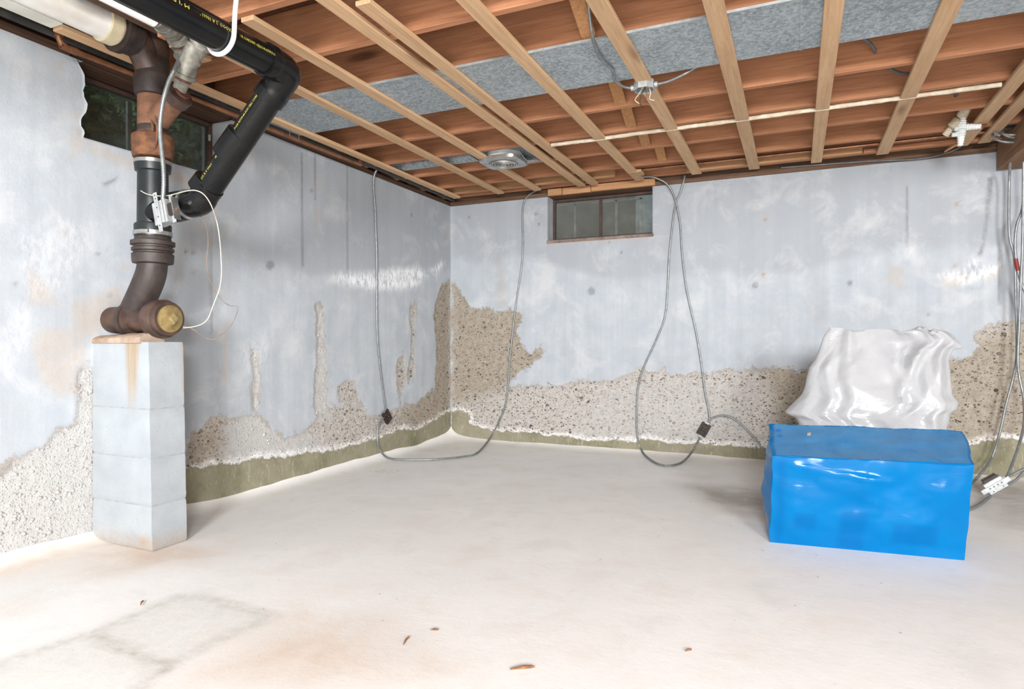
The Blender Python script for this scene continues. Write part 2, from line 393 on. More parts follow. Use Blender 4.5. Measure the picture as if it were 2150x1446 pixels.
class MB:
    def __init__(s): s.v = []; s.f = []
    def add(s, vs, fs):
        b = len(s.v); s.v += [tuple(x) for x in vs]; s.f += [tuple(i + b for i in f) for f in fs]; return s
    def box(s, x0, x1, y0, y1, z0, z1):
        v = [(x, y, z) for z in (z0, z1) for y in (y0, y1) for x in (x0, x1)]
        return s.add(v, [(0, 2, 3, 1), (4, 5, 7, 6), (0, 1, 5, 4), (2, 6, 7, 3), (0, 4, 6, 2), (1, 3, 7, 5)])
    def obox(s, c, ax, ay, az):
        c, ax, ay, az = Vector(c), Vector(ax), Vector(ay), Vector(az)
        v = [c + ax * i + ay * j + az * k for k in (-1, 1) for j in (-1, 1) for i in (-1, 1)]
        return s.add(v, [(0, 2, 3, 1), (4, 5, 7, 6), (0, 1, 5, 4), (2, 6, 7, 3), (0, 4, 6, 2), (1, 3, 7, 5)])
    def tube(s, pts, rad, seg=12, caps=True):
        pts = [Vector(p) for p in pts]; n = len(pts)
        if not hasattr(rad, '__len__'): rad = [rad] * n
        tan = []
        for i in range(n):
            a = pts[max(i - 1, 0)]; b = pts[min(i + 1, n - 1)]; t = (b - a)
            tan.append(t.normalized() if t.length > 1e-9 else (tan[-1] if tan else Vector((0, 0, 1))))
        t0 = tan[0]; up = Vector((0, 0, 1)) if abs(t0.z) < 0.9 else Vector((1, 0, 0))
        nrm = t0.cross(up).normalized(); vs = []
        for i in range(n):
            if i:
                ax = tan[i - 1].cross(tan[i])
                if ax.length > 1e-9:
                    nrm = Matrix.Rotation(tan[i - 1].angle(tan[i]), 3, ax.normalized()) @ nrm
            nrm = (nrm - tan[i] * nrm.dot(tan[i])).normalized(); bn = tan[i].cross(nrm)
            for k in range(seg):
                a = 2 * math.pi * k / seg
                vs.append(pts[i] + (nrm * math.cos(a) + bn * math.sin(a)) * rad[i])
        fs = [(i * seg + k, i * seg + (k + 1) % seg, (i + 1) * seg + (k + 1) % seg, (i + 1) * seg + k) for i in range(n - 1) for k in range(seg)]
        if caps: fs += [tuple(range(seg - 1, -1, -1)), tuple((n - 1) * seg + k for k in range(seg))]
        return s.add(vs, fs)
    def lathe(s, o, d, prof, seg=28):
        o = Vector(o); d = Vector(d).normalized()
        return s.tube2(o, d, prof, seg)
    def tube2(s, o, d, prof, seg):
        up = Vector((0, 0, 1)) if abs(d.z) < 0.9 else Vector((1, 0, 0))
        a = d.cross(up).normalized(); b = d.cross(a); vs = []
        for t, r in prof:
            for k in range(seg):
                g = 2 * math.pi * k / seg
                vs.append(o + d * t + (a * math.cos(g) + b * math.sin(g)) * max(r, 1e-5))
        n = len(prof)
        fs = [(i * seg + k, i * seg + (k + 1) % seg, (i + 1) * seg + (k + 1) % seg, (i + 1) * seg + k) for i in range(n - 1) for k in range(seg)]
        fs += [tuple(range(seg - 1, -1, -1)), tuple((n - 1) * seg + k for k in range(seg))]
        return s.add(vs, fs)
    def build(s, name, mat, par=None, smooth=False, bevel=0.0, auto=40):
        me = bpy.data.meshes.new(name); me.from_pydata(s.v, [], s.f); me.update()
        return link(me, name, mat, par, smooth, bevel, auto)
def link(me, name, mat, par=None, smooth=False, bevel=0.0, auto=40):
    me.materials.append(MT[mat] if isinstance(mat, str) else mat)
    import bmesh
    bm = bmesh.new(); bm.from_mesh(me); bmesh.ops.recalc_face_normals(bm, faces=bm.faces)
    if smooth:
        for e in bm.edges:
            if len(e.link_faces) == 2 and e.calc_face_angle(0) > math.radians(auto): e.smooth = False
    bm.to_mesh(me); bm.free()
    o = bpy.data.objects.new(name, me); COL.objects.link(o); parent(o, par)
    if smooth: me.polygons.foreach_set('use_smooth', [True] * len(me.polygons))
    if bevel:
        b = o.modifiers.new('bevel', 'BEVEL'); b.width = bevel; b.segments = 1; b.limit_method = 'ANGLE'
    return o
def spline(pts, step=0.02):
    P = [Vector(p) for p in pts]; out = []
    P = [P[0] * 2 - P[1]] + P + [P[-1] * 2 - P[-2]]
    for i in range(1, len(P) - 2):
        a, b, c, d = P[i - 1:i + 3]; n = max(2, int((c - b).length / step))
        for k in range(n):
            t = k / n
            out.append(0.5 * ((2 * b) + (c - a) * t + (2 * a - 5 * b + 4 * c - d) * t * t + (3 * b - a - 3 * c + d) * t ** 3))
    out.append(P[-2]); return out
def ribbed(pts, r, period=0.009, seg=7):
    """armoured cable: spline with ring ribs"""
    c = spline(pts, 0.03); L = [0]
    for i in range(1, len(c)): L.append(L[-1] + (c[i] - c[i - 1]).length)
    n = int(L[-1] / (period / 2)); out = []; rad = []; j = 0
    for k in range(n + 1):
        s_ = L[-1] * k / n
        while j < len(L) - 2 and L[j + 1] < s_: j += 1
        t = (s_ - L[j]) / max(L[j + 1] - L[j], 1e-9); out.append(c[j].lerp(c[j + 1], t)); rad.append(r * (1.0 if k % 2 else 0.80))
    return out, rad
def cable(name, pts, r, mat, label=None, cat='cable', par=None, group=None, rib=True):
    b = MB()
    if rib: p_, r_ = ribbed(pts, r, .009 if r < .01 else .012); b.tube(p_, r_, 7)
    else: b.tube(spline(pts, 0.02), r, 8)
    o = b.build(name, mat, par, True, auto=80)
    if label: tag(o, label, cat, group)
    return o
def text_on_pipe(s_, p0, p1, r, start, length, side, size, par, flip=False):
    """flat print wrapped round a pipe whose axis goes p0 -> p1; side = direction the print faces"""
    cu = bpy.data.curves.new('print', 'FONT'); cu.body = s_; cu.size = size; cu.resolution_u = 1
    tmp = bpy.data.objects.new('print', cu); COL.objects.link(tmp)
    dg = bpy.context.evaluated_depsgraph_get(); dg.update()
    me = bpy.data.meshes.new_from_object(tmp.evaluated_get(dg)); bpy.data.objects.remove(tmp)
    p0, p1 = Vector(p0), Vector(p1); ax = (p1 - p0).normalized()
    sd = Vector(side); sd = (sd - ax * sd.dot(ax)).normalized(); up = sd.cross(ax)
    w_ = max((v.co.x for v in me.vertices), default=0)
    for v in me.vertices:
        x, y = v.co.x * length / w_, v.co.y - size * 0.35
        if flip: x, y = length - x, -y
        a = y / r
        v.co = p0 + ax * (start + x) + (sd * math.cos(a) + up * math.sin(a)) * (r + 0.0008)
    me.update()
    return link(me, 'print', 'yellow', par)

# ================================================================== STRUCTURE
# ---- polygons of the marks on the walls, traced as shapes lying on each wall
def wl(P): return [(onx(x, y, XL).y, onx(x, y, XL).z) for x, y in P]     # left wall -> (y, z)
def wb(P): return [(ony(x, y, YB).x, ony(x, y, YB).z) for x, y in P]     # back wall -> (x, z)
def fl(P): return [(onz(x, y, 0).x, onz(x, y, 0).y) for x, y in P]       # floor -> (x, y)

L_agg = [wl([(388, 945), (405, 905), (420, 895), (440, 880), (470, 878), (500, 868), (535, 860), (550, 872), (575, 900), (600, 915), (630, 905), (655, 888), (680, 862), (700, 855), (730, 850), (760, 858), (785, 875), (800, 868), (835, 858), (855, 845), (872, 850), (900, 820), (914, 812), (918, 720), (912, 640), (925, 605), (946, 590), (946, 930), (388, 1080)]),
         wl([(-60, 1000), (0, 990), (40, 972), (75, 955), (95, 960), (110, 935), (128, 905), (160, 890), (163, 780), (178, 770), (300, 765), (320, 1190), (130, 1140), (60, 1160), (-60, 1200)]),
         wl([(665, 640), (680, 640), (682, 870), (662, 870)]), wl([(530, 730), (545, 735), (548, 870), (525, 870)]),
         wl([(712, 810), (740, 795), (752, 810), (748, 840), (730, 835), (715, 845)]),
         wl([(862, 640), (870, 640), (872, 790), (858, 805)]), wl([(835, 760), (850, 745), (848, 800), (838, 850)])]
L_olive = [wl([(388, 990), (440, 980), (475, 972), (540, 963), (600, 956), (655, 951), (700, 946), (745, 935), (790, 922), (850, 900), (875, 905), (900, 890), (925, 875), (946, 862), (946, 990), (388, 1130)])]
L_tan = [wl([(900, 600), (946, 560), (946, 900), (860, 900), (830, 880), (880, 830)]), wl([(380, 900), (470, 890), (460, 1000), (380, 1010)])]
L_damp_shade = [wl([(290, 330), (330, 450), (420, 480), (540, 540), (700, 580), (946, 560), (946, 300), (500, 150), (330, 150)]),
          wl([(388, 560), (460, 600), (470, 860), (388, 900)])]  # second shape is the soft shadow of pier and stack, painted in
L_eff = [wl([(690, 590), (705, 572), (760, 572), (800, 566), (840, 560), (880, 560), (900, 580), (870, 606), (790, 612), (735, 600)]),
         wl([(900, 568), (925, 548), (935, 552), (915, 578)]), wl([(30, 500), (110, 445), (180, 480), (190, 520), (140, 600), (60, 640)]),
         wl([(20, 640), (70, 640), (60, 720), (10, 800)]), wl([(500, 730), (560, 690), (565, 760), (520, 790)])]
L_rust = [wl([(70, 700), (100, 690), (170, 690), (165, 830), (120, 830), (85, 800), (68, 740)]), wl([(150, 640), (250, 600), (270, 640), (200, 700), (160, 720)]),
          wl([(470, 670), (476, 670), (478, 800), (468, 800)]), wl([(60, 560), (100, 600), (120, 640), (60, 640)]), wl([(150, 690), (178, 700), (180, 780), (150, 780)]),
          wl([(0, 1150), (200, 1100), (200, 1140), (0, 1190)]), wl([(150, 270), (172, 270), (178, 310), (150, 330)]), wl([(190, 300), (300, 345), (440, 385), (440, 400), (300, 365), (190, 320)])]
L_pale = [wl([(-60, 900), (200, 700), (320, 1200), (-60, 1200)]), wl([(470, 850), (560, 840), (720, 960), (470, 990)]), wl([(650, 620), (700, 620), (700, 880), (650, 880)]), wl([(515, 700), (560, 700), (560, 900), (515, 900)])]
disc = lambda x, y, r_: [(x + r_ * math.cos(a), y + r_ * 1.1 * math.sin(a)) for a in np.linspace(0, 2 * math.pi, 9)[:-1]]
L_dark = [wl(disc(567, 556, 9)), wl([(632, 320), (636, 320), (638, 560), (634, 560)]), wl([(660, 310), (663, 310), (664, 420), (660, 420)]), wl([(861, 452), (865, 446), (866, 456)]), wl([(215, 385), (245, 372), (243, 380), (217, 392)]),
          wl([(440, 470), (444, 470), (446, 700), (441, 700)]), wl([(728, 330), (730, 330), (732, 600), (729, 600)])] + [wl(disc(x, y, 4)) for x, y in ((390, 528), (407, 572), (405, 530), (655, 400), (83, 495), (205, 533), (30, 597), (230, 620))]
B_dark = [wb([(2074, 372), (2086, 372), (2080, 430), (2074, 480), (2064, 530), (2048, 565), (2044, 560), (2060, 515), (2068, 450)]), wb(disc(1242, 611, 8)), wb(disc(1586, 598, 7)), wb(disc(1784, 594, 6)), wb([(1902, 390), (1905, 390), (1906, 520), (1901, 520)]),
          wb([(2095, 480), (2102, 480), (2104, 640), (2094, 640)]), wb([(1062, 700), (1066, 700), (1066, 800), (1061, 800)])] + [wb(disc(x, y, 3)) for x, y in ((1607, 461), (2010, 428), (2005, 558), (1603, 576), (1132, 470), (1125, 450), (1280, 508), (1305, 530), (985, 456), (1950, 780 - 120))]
B_pale = [wb([(1300, 800), (1560, 800), (1560, 930), (1180, 930)])]
B_agg = [wb([(948, 590), (960, 605), (975, 622), (985, 650), (1010, 648), (1040, 655), (1070, 650), (1098, 662), (1085, 690), (1090, 715), (1110, 742), (1135, 722), (1140, 738), (1120, 762), (1085, 792), (1065, 802), (1055, 818), (1100, 808), (1160, 806), (1240, 802), (1300, 795), (1330, 785), (1345, 776), (1360, 786), (1395, 770), (1400, 782), (1440, 785), (1500, 780), (1600, 778), (1690, 775), (1800, 768), (1900, 760), (2010, 752), (2040, 750), (2065, 735), (2070, 720), (2055, 708), (2080, 692), (2110, 680), (2150, 675), (2260, 670), (2260, 1020), (948, 940)])]
B_olive = [wb([(948, 862), (982, 866), (990, 893), (1040, 905), (1120, 908), (1150, 915), (1250, 925), (1340, 926), (1360, 920), (1400, 930), (1450, 932), (1540, 935), (1600, 938), (1800, 938), (2040, 936), (2060, 926), (2100, 920), (2150, 926), (2260, 926), (2260, 1080), (948, 960)])]
B_tan = [wb([(948, 560), (1000, 600), (1130, 650), (1150, 770), (1050, 820), (948, 850)]), wb([(1600, 760), (1900, 750), (2260, 650), (2260, 960), (1650, 940)])]
B_damp_grey = [wb([(948, 520), (1000, 560), (1080, 530), (1160, 550), (1300, 590), (1420, 580), (1560, 575), (1700, 560), (1800, 540), (1900, 522), (2000, 520), (2160, 500), (2260, 500), (2260, 250), (948, 400)]), wb([(2100, 360), (2260, 340), (2260, 900), (2110, 700)])]  # damp upper band, then a greyer stretch at the right end
B_eff = [wb([(1965, 578), (2050, 560), (2100, 555), (2095, 575), (2060, 590), (2020, 600)]), wb([(2040, 540), (2062, 540), (2050, 566), (2030, 560)]), wb([(1905, 515), (1912, 512), (1918, 520), (1908, 535)])]
B_rust = [wb([(1975, 582), (2030, 572), (2040, 590), (2010, 602), (1985, 600)]), wb([(2060, 570), (2100, 562), (2098, 580), (2062, 588)]), wb([(1870, 560), (1895, 560), (1892, 600), (1865, 595)]),
          wb([(1150, 500), (1368, 488), (1368, 500), (1150, 514)]), wb([(1048, 540), (1052, 540), (1060, 640), (1050, 640)])] + \
         [wb([(x - 6, y - 5), (x + 6, y - 5), (x + 5, y + 7), (x - 5, y + 7)]) for x, y in ((1607, 455), (2008, 427), (2005, 557), (1602, 577), (1170, 403))]
L_rust += [wl([(x - 5, y - 5), (x + 5, y - 5), (x + 4, y + 7), (x - 4, y + 7)]) for x, y in ((669, 388), (667, 447), (667, 466), (90, 112), (122, 137), (938, 495), (131, 484), (263, 558), (160, 240))]

def field(u, v, polys, lo=-0.15, hi=0.15):
    d = np.full(u.shape, -9.0)
    for p in polys: d = np.maximum(d, sdf(u, v, p))
    return np.clip(d, lo, hi)
def soft(u, v, polys, e): return sstep(field(u, v, polys, -1, 1), -e, e)

def make_wall(name, axis, const, out, u0, u1, f0, f1, hole, depth, marks, seed, jag=None):
    """front sheet on a fine grid, window opening with reveals, marks as attributes; out = sign of outward direction"""
    us = np.unique(np.round(np.concatenate([np.arange(u0, f0, 0.2), np.arange(f0, f1, 0.014), np.arange(f1, u1, 0.2), [u1, f1] + list(hole[:2])]), 4))
    zs = np.unique(np.round(np.concatenate([np.arange(-0.05, ZT, 0.014), [ZT] + list(hole[2:])]), 4))
    nu, nz = len(us), len(zs)
    U, Z = np.meshgrid(us, zs, indexing='ij')
    agg, olive, tan, damp_shade, eff, rust, pale, dark = marks
    A = field(U, Z, agg) + (fbm(U * 6, Z * 6, seed) - 0.5) * 0.09
    O = field(U, Z, olive) + (fbm(U * 9, Z * 9, seed + 3) - 0.5) * 0.03
    T = soft(U, Z, tan, 0.10); D = soft(U, Z + (fbm(U * 3, Z * 3, seed + 5) - .5) * .12, damp_shade, 0.05); E_ = soft(U, Z, eff, 0.05) * (.22 + .7 * soft(U, Z, eff[:2], .05)); R_ = soft(U, Z, rust, 0.03); PL = soft(U, Z, pale, .06) * (1.0 if axis == 'x' else .45); DK = soft(U, Z, dark, .008)
    ma = sstep(A, -0.01, 0.015); mo = sstep(O, -0.006, 0.008)
    disp = -0.007 * ma * (1 - mo) + 0.003 * mo + (fbm(U * 2.2, Z * 1.2, seed + 7) - 0.5) * 0.012 + ma * (1 - mo) * (vnoise(U * 60, Z * 60, seed + 9) - 0.5) * 0.004
    UU = U.copy()
    if jag is not None:
        near = np.abs(U - jag) < 0.05
        inz = (Z > hole[2] + 0.01)
        UU = UU + near * inz * (1 - np.abs(U - jag) / 0.05) * ((fbm(Z * 9, Z * 0 + 3.3, seed + 11, 6) - 0.5) * 0.14)
    N = const - out * disp
    P = np.stack([N, UU, Z], -1) if axis == 'x' else np.stack([UU, N, Z], -1)
    idx = np.arange(nu * nz).reshape(nu, nz)
    uc = (us[:-1] + us[1:]) / 2; zc = (zs[:-1] + zs[1:]) / 2
    UC, ZC = np.meshgrid(uc, zc, indexing='ij')
    solid = ~((UC > hole[0]) & (UC < hole[1]) & (ZC > hole[2]) & (ZC < hole[3]))
    q = np.stack([idx[:-1, :-1], idx[1:, :-1], idx[1:, 1:], idx[:-1, 1:]], -1)[solid]
    verts = [tuple(x) for x in P.reshape(-1, 3)]; faces = [tuple(int(i) for i in r) for r in q]
    # reveals
    def mk(i, j):
        x = list(P[i, j]); x[0 if axis == 'x' else 1] = const + out * depth; verts.append(tuple(x)); return len(verts) - 1
    i0, i1 = np.where(us == round(hole[0], 4))[0][0], np.where(us == round(hole[1], 4))[0][0]
    j0, j1 = np.where(zs == round(hole[2], 4))[0][0], np.where(zs == round(min(hole[3], ZT), 4))[0][0]
    for i in (i0, i1):
        pr = None
        for j in range(j0, j1 + 1):
            b = mk(i, j)
            if pr is not None: faces.append((int(idx[i, j - 1]), int(idx[i, j]), b, pr))
            pr = b
    pr = None
    for i in range(i0, i1 + 1):
        b = mk(i, j0)
        if pr is not None: faces.append((int(idx[i - 1, j0]), int(idx[i, j0]), b, pr))
        pr = b
    # outer leaf (with the same opening) and top of the wall
    c2 = const + out * depth
    def quad(a, b, c, d):
        k = len(verts)
        for (u, z, n) in (a, b, c, d): verts.append((n, u, z) if axis == 'x' else (u, n, z))
        faces.append((k, k + 1, k + 2, k + 3))
    quad((u0, ZT, const), (hole[0], ZT, const), (hole[0], ZT, c2), (u0, ZT, c2))
    quad((hole[1], ZT, const), (u1, ZT, const), (u1, ZT, c2), (hole[1], ZT, c2))
    quad((u0, -.05, c2), (u1, -.05, c2), (u1, hole[2], c2), (u0, hole[2], c2))
    quad((u0, hole[2], c2), (hole[0], hole[2], c2), (hole[0], ZT, c2), (u0, ZT, c2))
    quad((hole[1], hole[2], c2), (u1, hole[2], c2), (u1, ZT, c2), (hole[1], ZT, c2))
    me = bpy.data.meshes.new(name); me.from_pydata(verts, [], faces); me.update()
    nv = len(verts)
    for nm, arr in (('agg', A), ('olive', O), ('tan', T), ('damp_shade', D), ('eff', E_), ('rust', R_), ('pale', PL), ('dark', DK)):
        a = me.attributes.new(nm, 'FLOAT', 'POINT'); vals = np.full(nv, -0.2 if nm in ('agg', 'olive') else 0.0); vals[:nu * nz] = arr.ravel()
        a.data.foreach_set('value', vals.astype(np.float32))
    me.materials.append(MT['wall'])
    me.polygons.foreach_set('use_smooth', [True] * len(q) + [False] * (len(faces) - len(q)))
    o = bpy.data.objects.new(name, me); COL.objects.link(o); o['kind'] = 'structure'
    return o, (U, Z, A, O, PL, disp)

W1 = (1.862, 2.702, 1.862, ZT)      # left window opening (y0, y1, z0, z1)
W2 = (-2.004, -1.084, 1.816, ZT)    # back window opening (x0, x1, z0, z1)
wall_left, dl = make_wall('wall_left', 'x', XL, -1, YF, YB + .06, 1.15, YB + .06, W1, 0.24, (L_agg, L_olive, L_tan, L_damp_shade, L_eff, L_rust, L_pale, L_dark), 21, jag=W1[0])
wall_back, db = make_wall('wall_back', 'y', YB, 1, XL - .06, XR, XL - .06, 2.1, W2, 0.24, (B_agg, B_olive, B_tan, B_damp_grey, B_eff, B_rust, B_pale, B_dark), 57)

# ---- exposed pebbles standing in the scoured concrete
def pebbles(name, data, axis, const, out, par, n, seed):
    U, Z, A, O, T, D = data; r = np.random.default_rng(seed)
    ok = np.argwhere((A > 0.005) & (O < -0.012) & (Z > 0.03)); pick = ok[r.integers(0, len(ok), n)]
    ico = [(-.526, 0, .851), (.526, 0, .851), (-.526, 0, -.851), (.526, 0, -.851), (0, .851, .526), (0, .851, -.526), (0, -.851, .526), (0, -.851, -.526), (.851, .526, 0), (-.851, .526, 0), (.851, -.526, 0), (-.851, -.526, 0)]
    fi = [(0, 4, 1), (0, 9, 4), (9, 5, 4), (4, 5, 8), (4, 8, 1), (8, 10, 1), (8, 3, 10), (5, 3, 8), (5, 2, 3), (2, 7, 3), (7, 10, 3), (7, 6, 10), (7, 11, 6), (11, 0, 6), (0, 1, 6), (6, 1, 10), (9, 0, 11), (9, 11, 2), (9, 2, 5), (7, 2, 11)]
    ico = np.array(ico); fi = np.array(fi)
    pal = np.array([lin(c)[:3] for c in ((110, 103, 96), (144, 135, 125), (88, 84, 80), (122, 102, 86), (166, 157, 146), (126, 118, 110), (78, 69, 62), (146, 122, 100))])
    V = []; F = []; Cc = []
    for k, (i, j) in enumerate(pick):
        u = U[i, j] + r.uniform(-.007, .007); z = Z[i, j] + r.uniform(-.007, .007)
        s = min(0.0030 + r.exponential(0.0022), 0.016); a = r.uniform(-.5, .5); e = r.uniform(.45, .85)
        lu = ico[:, 0] * s; lz = ico[:, 2] * s * e; ln = ico[:, 1] * s * 0.45
        pu = lu * math.cos(a) - lz * math.sin(a); pz = lu * math.sin(a) + lz * math.cos(a)
        nn = const - out * (D[i, j] + ln + 0.0)
        V.append(np.stack([nn, u + pu, z + pz], -1) if axis == 'x' else np.stack([u + pu, nn, z + pz], -1))
        F.append(fi + 12 * k); c = pal[r.integers(0, len(pal))] * r.uniform(.8, 1.15); c = c + (np.array([.62, .61, .60]) - c) * .6 * T[i, j]; Cc.append(np.tile(np.append(c, 1), (12, 1)))
    V = np.concatenate(V); F = np.concatenate(F); Cc = np.concatenate(Cc)
    me = bpy.data.meshes.new(name); me.from_pydata(V.tolist(), [], F.tolist()); me.update()
    a = me.attributes.new('col', 'FLOAT_COLOR', 'POINT'); a.data.foreach_set('color', Cc.astype(np.float32).ravel())
    me.materials.append(MT['pebble']); me.polygons.foreach_set('use_smooth', [True] * len(F))
    o = bpy.data.objects.new(name, me); COL.objects.link(o); o.parent = par; o['kind'] = 'stuff'
    o['label'] = 'small grey and brown pebbles showing in the scoured concrete'
    return o
pebbles('exposed_pebbles', dl, 'x', XL, -1, wall_left, 5200, 5)
pebbles('exposed_pebbles', db, 'y', YB, 1, wall_back, 8500, 6)

for nm, bx in (('wall_right', (XR, XR + .2, YF, YB, -.05, ZJ + .3)), ('wall_front', (XL, XR, YF - .2, YF, -.05, ZJ + .3))):
    o = MB().box(*bx).build(nm, 'whitepaint'); o['kind'] = 'structure'

# ---- floor with a cement cove along the two walls
fx = np.unique(np.round(np.concatenate([XL + np.arange(0, .2, .01), np.arange(XL + .2, 2.2, .03), np.arange(2.2, XR, .3), [XR]]), 4))
fy = np.unique(np.round(np.concatenate([np.arange(YF, .6, .3), np.arange(.6, YB - .3, .03), YB - np.arange(0, .3, .012)]), 4))
FX, FY = np.meshgrid(fx, fy, indexing='ij')
dl_ = FX - XL; db_ = YB - FY
cn = np.sqrt(dl_ ** 2 + db_ ** 2)
hz = 0.05 * np.exp(-dl_ / 0.035) * (0.6 + 0.8 * fbm(FY * 3, FY * 0 + 2.2, 3)) + 0.028 * np.exp(-db_ / 0.05) * (0.5 + fbm(FX * 3, FX * 0 + 1.2, 4)) + 0.05 * np.exp(-cn / 0.12)
hz = hz + (fbm(FX * 1.3, FY * 1.3, 33) - 0.5) * 0.006 * np.minimum(1, np.minimum(dl_, db_) / .2)
patch = fl([(0, 1392), (185, 1330), (372, 1252), (450, 1258), (575, 1292), (470, 1340), (345, 1402), (250, 1480), (-120, 1480)])
SD = field(FX, FY, [patch], -1, 1) + (fbm(FX * 5, FY * 5, 8) - .5) * .03
pinks = [fl([(190, 1100), (330, 1140), (480, 1150), (420, 1180), (200, 1200), (60, 1190)]), fl([(560, 1300), (800, 1300), (940, 1400), (640, 1440), (360, 1440)]), fl([(-60, 1150), (200, 1130), (180, 1190), (-60, 1220)])]
dirt_shadows = [fl([(2020, 1020), (2180, 1010), (2180, 1110), (2090, 1100)]), fl([(1420, 1015), (1640, 1030), (1640, 1100), (1500, 1060)])]  # first is dirt; second is the blue box's cast shadow, painted
me = bpy.data.meshes.new('floor')
nx, ny = FX.shape; idx = np.arange(nx * ny).reshape(nx, ny)
q = np.stack([idx[:-1, :-1], idx[1:, :-1], idx[1:, 1:], idx[:-1, 1:]], -1).reshape(-1, 4)
me.from_pydata(np.stack([FX, FY, hz], -1).reshape(-1, 3).tolist(), [], q.tolist()); me.update()
for nm, arr in (('pink', soft(FX, FY, pinks, .18)), ('cool', sstep(SD, -.02, .05) * .45), ('seam', np.exp(-(SD / .03) ** 2) * .5 + .7 * np.exp(-(field(FX, FY, [fl([(205, 1335), (350, 1398), (352, 1402), (203, 1338)])], -1, 1) / .02) ** 2)), ('dirt_shade', soft(FX, FY, dirt_shadows, .15) * .7)):
    a = me.attributes.new(nm, 'FLOAT', 'POINT'); a.data.foreach_set('value', np.clip(arr, 0, 1).astype(np.float32).ravel())
me.materials.append(MT['floor']); me.polygons.foreach_set('use_smooth', [True] * len(q))
floor = bpy.data.objects.new('floor', me); COL.objects.link(floor); floor['kind'] = 'structure'

# ---- ceiling: deck, joists, sill plates, bridging, nailers, furring strips, girder
ceiling = MB().box(XL - .2, XR, YF, YB + .2, ZJ, ZJ + .03).build('ceiling', 'deck'); ceiling['kind'] = 'structure'
JY = [2.72 + .409 * k for k in range(-9, 6)]
for y in JY:
    MB().box(XL - .16 if y > 1.95 else -2.55, XR, y, y + .04, ZS1, ZJ).build('joist', 'joist', ceiling, bevel=.003)
MB().box(-2.588, -2.55, YF, 1.93, ZS1 + .03, ZJ).build('trimmer', 'oldsillY', ceiling, bevel=.003)
MB().box(XL - .2, XL - .01, YF, W1[0] - .05, ZT, ZS1).build('sill_plate', 'oldsillY', ceiling, bevel=.003)
MB().box(XL - .2, XL - .01, W1[1] + .02, YB + .2, ZT, ZS1).build('sill_plate', 'oldsillY', ceiling, bevel=.003)
MB().box(XL - .2, XL - .03, W1[0] - .05, W1[1] + .02, ZT + .004, ZS1).build('window_header', 'oldsillY', ceiling, bevel=.003)
MB().box(XL - .2, XL - .165, YF, YB + .2, ZS1, ZJ).build('rim_board', 'oldsillY', ceiling)
MB().box(XL, XR, YB - .012, YB + .2, ZT - .003, ZT + .034).build('sill_plate', 'oldsill', ceiling, bevel=.003)
MB().box(XL - .2, XR, YB + .01, YB + .05, ZT + .034, ZJ).build('rim_board', 'oldsill', ceiling)
MB().box(XL - .1, XR, 5.165, 5.205, ZS1 + .012, ZJ).build('joist', 'joist', ceiling, bevel=.003)
MB().box(-2.93, -1.33, 5.00, 5.04, ZS1, ZS1 + .075).build('nailer', 'nailer', ceiling, bevel=.002)
MB().box(-.78, -.33, 5.05, 5.09, ZS1 - .012, ZS1 + .03).build('nailer', 'nailer', ceiling, bevel=.002)
MB().box(-.32, .42, 5.05, 5.09, ZS1 - .01, ZS1 + .035).build('nailer', 'nailer', ceiling, bevel=.002)
MB().box(.43, 1.2, 5.07, 5.10, ZS1 - .006, ZS1 + .02).build('nailer', 'joist', ceiling, bevel=.002)
for a, b in ((-1.99, -1.86), (-1.855, -1.60), (-1.595, -1.055)):
    z0 = ZT - .004 + random.uniform(-.003, .003)
    MB().box(a, b, YB - .045, YB - .014, z0, z0 + .058).build('header_block', 'nailer', ceiling, bevel=.002)
MB().box(-1.19, -1.09, 4.86, 4.98, ZS0 - .002, ZS1 - .002).build('scrap_block', 'strip', ceiling, bevel=.002)
# cross bridging between joists
for i, y in enumerate(JY[:-1]):
    if y < 0.4: continue
    x = -.90 + random.uniform(-.05, .05) + (.06 if y < 2.5 else 0); a, b = Vector((0, y + .04, ZJ - .03)), Vector((0, y + .409, ZS1 + .018))
    for sgn, dx in ((1, 0), (-1, .072)):
        p0, p1 = (a, b) if sgn > 0 else (Vector((0, a.y, b.z)), Vector((0, b.y, a.z)))
        d = (p1 - p0).normalized(); nn = Vector((0, -d.z, d.y))
        MB().obox((p0 + p1) / 2 + Vector((x + dx, 0, 0)), Vector((.033, 0, 0)), d * (p1 - p0).length / 2, nn * .009).build('bridging', 'blocky', ceiling, bevel=.002)
# furring strips (x0, x1, y0, y1)
ST = [(-2.865, -2.80, 1.66, 5.10), (-2.555, -2.49, 1.96, 2.14), (-2.42, -2.355, 1.95, 5.10), (-2.083, -2.015, 1.93, 5.12), (-1.69, -1.62, -1.0, 5.13), (-1.575, -1.505, 2.02, 5.12),
      (-1.197, -1.125, -1, 5.14), (-.745, -.67, -1, 3.20), (-.745, -.67, 3.27, 5.13), (-.333, -.257, -1, 5.16), (.099, .171, -1, 5.16), (.513, .590, -1, 5.12), (.978, 1.05, -1, 5.12), (1.095, 1.165, -1, 5.10)]
for a, b, c, d in ST:
    t = random.uniform(-.012, .012)
    o = MB().obox(((a + b) / 2, (c + d) / 2, (ZS0 + ZS1) / 2), ((b - a) / 2, 0, 0), (t * .4, (d - c) / 2, 0), (0, 0, .01)).build('furring_strip', 'strip', ceiling, bevel=.002)
MB().box(-2.87, -2.79, -1.5, 1.655, ZS0 + .01, ZS1 + .05).build('painted_strip', 'whitepaint', ceiling, bevel=.002)['label'] = 'white painted strip along the top of the wall'
MB().box(1.23, 1.39, YF, YB - .03, 2.076, ZS1).build('girder', 'girder', ceiling, bevel=.004)

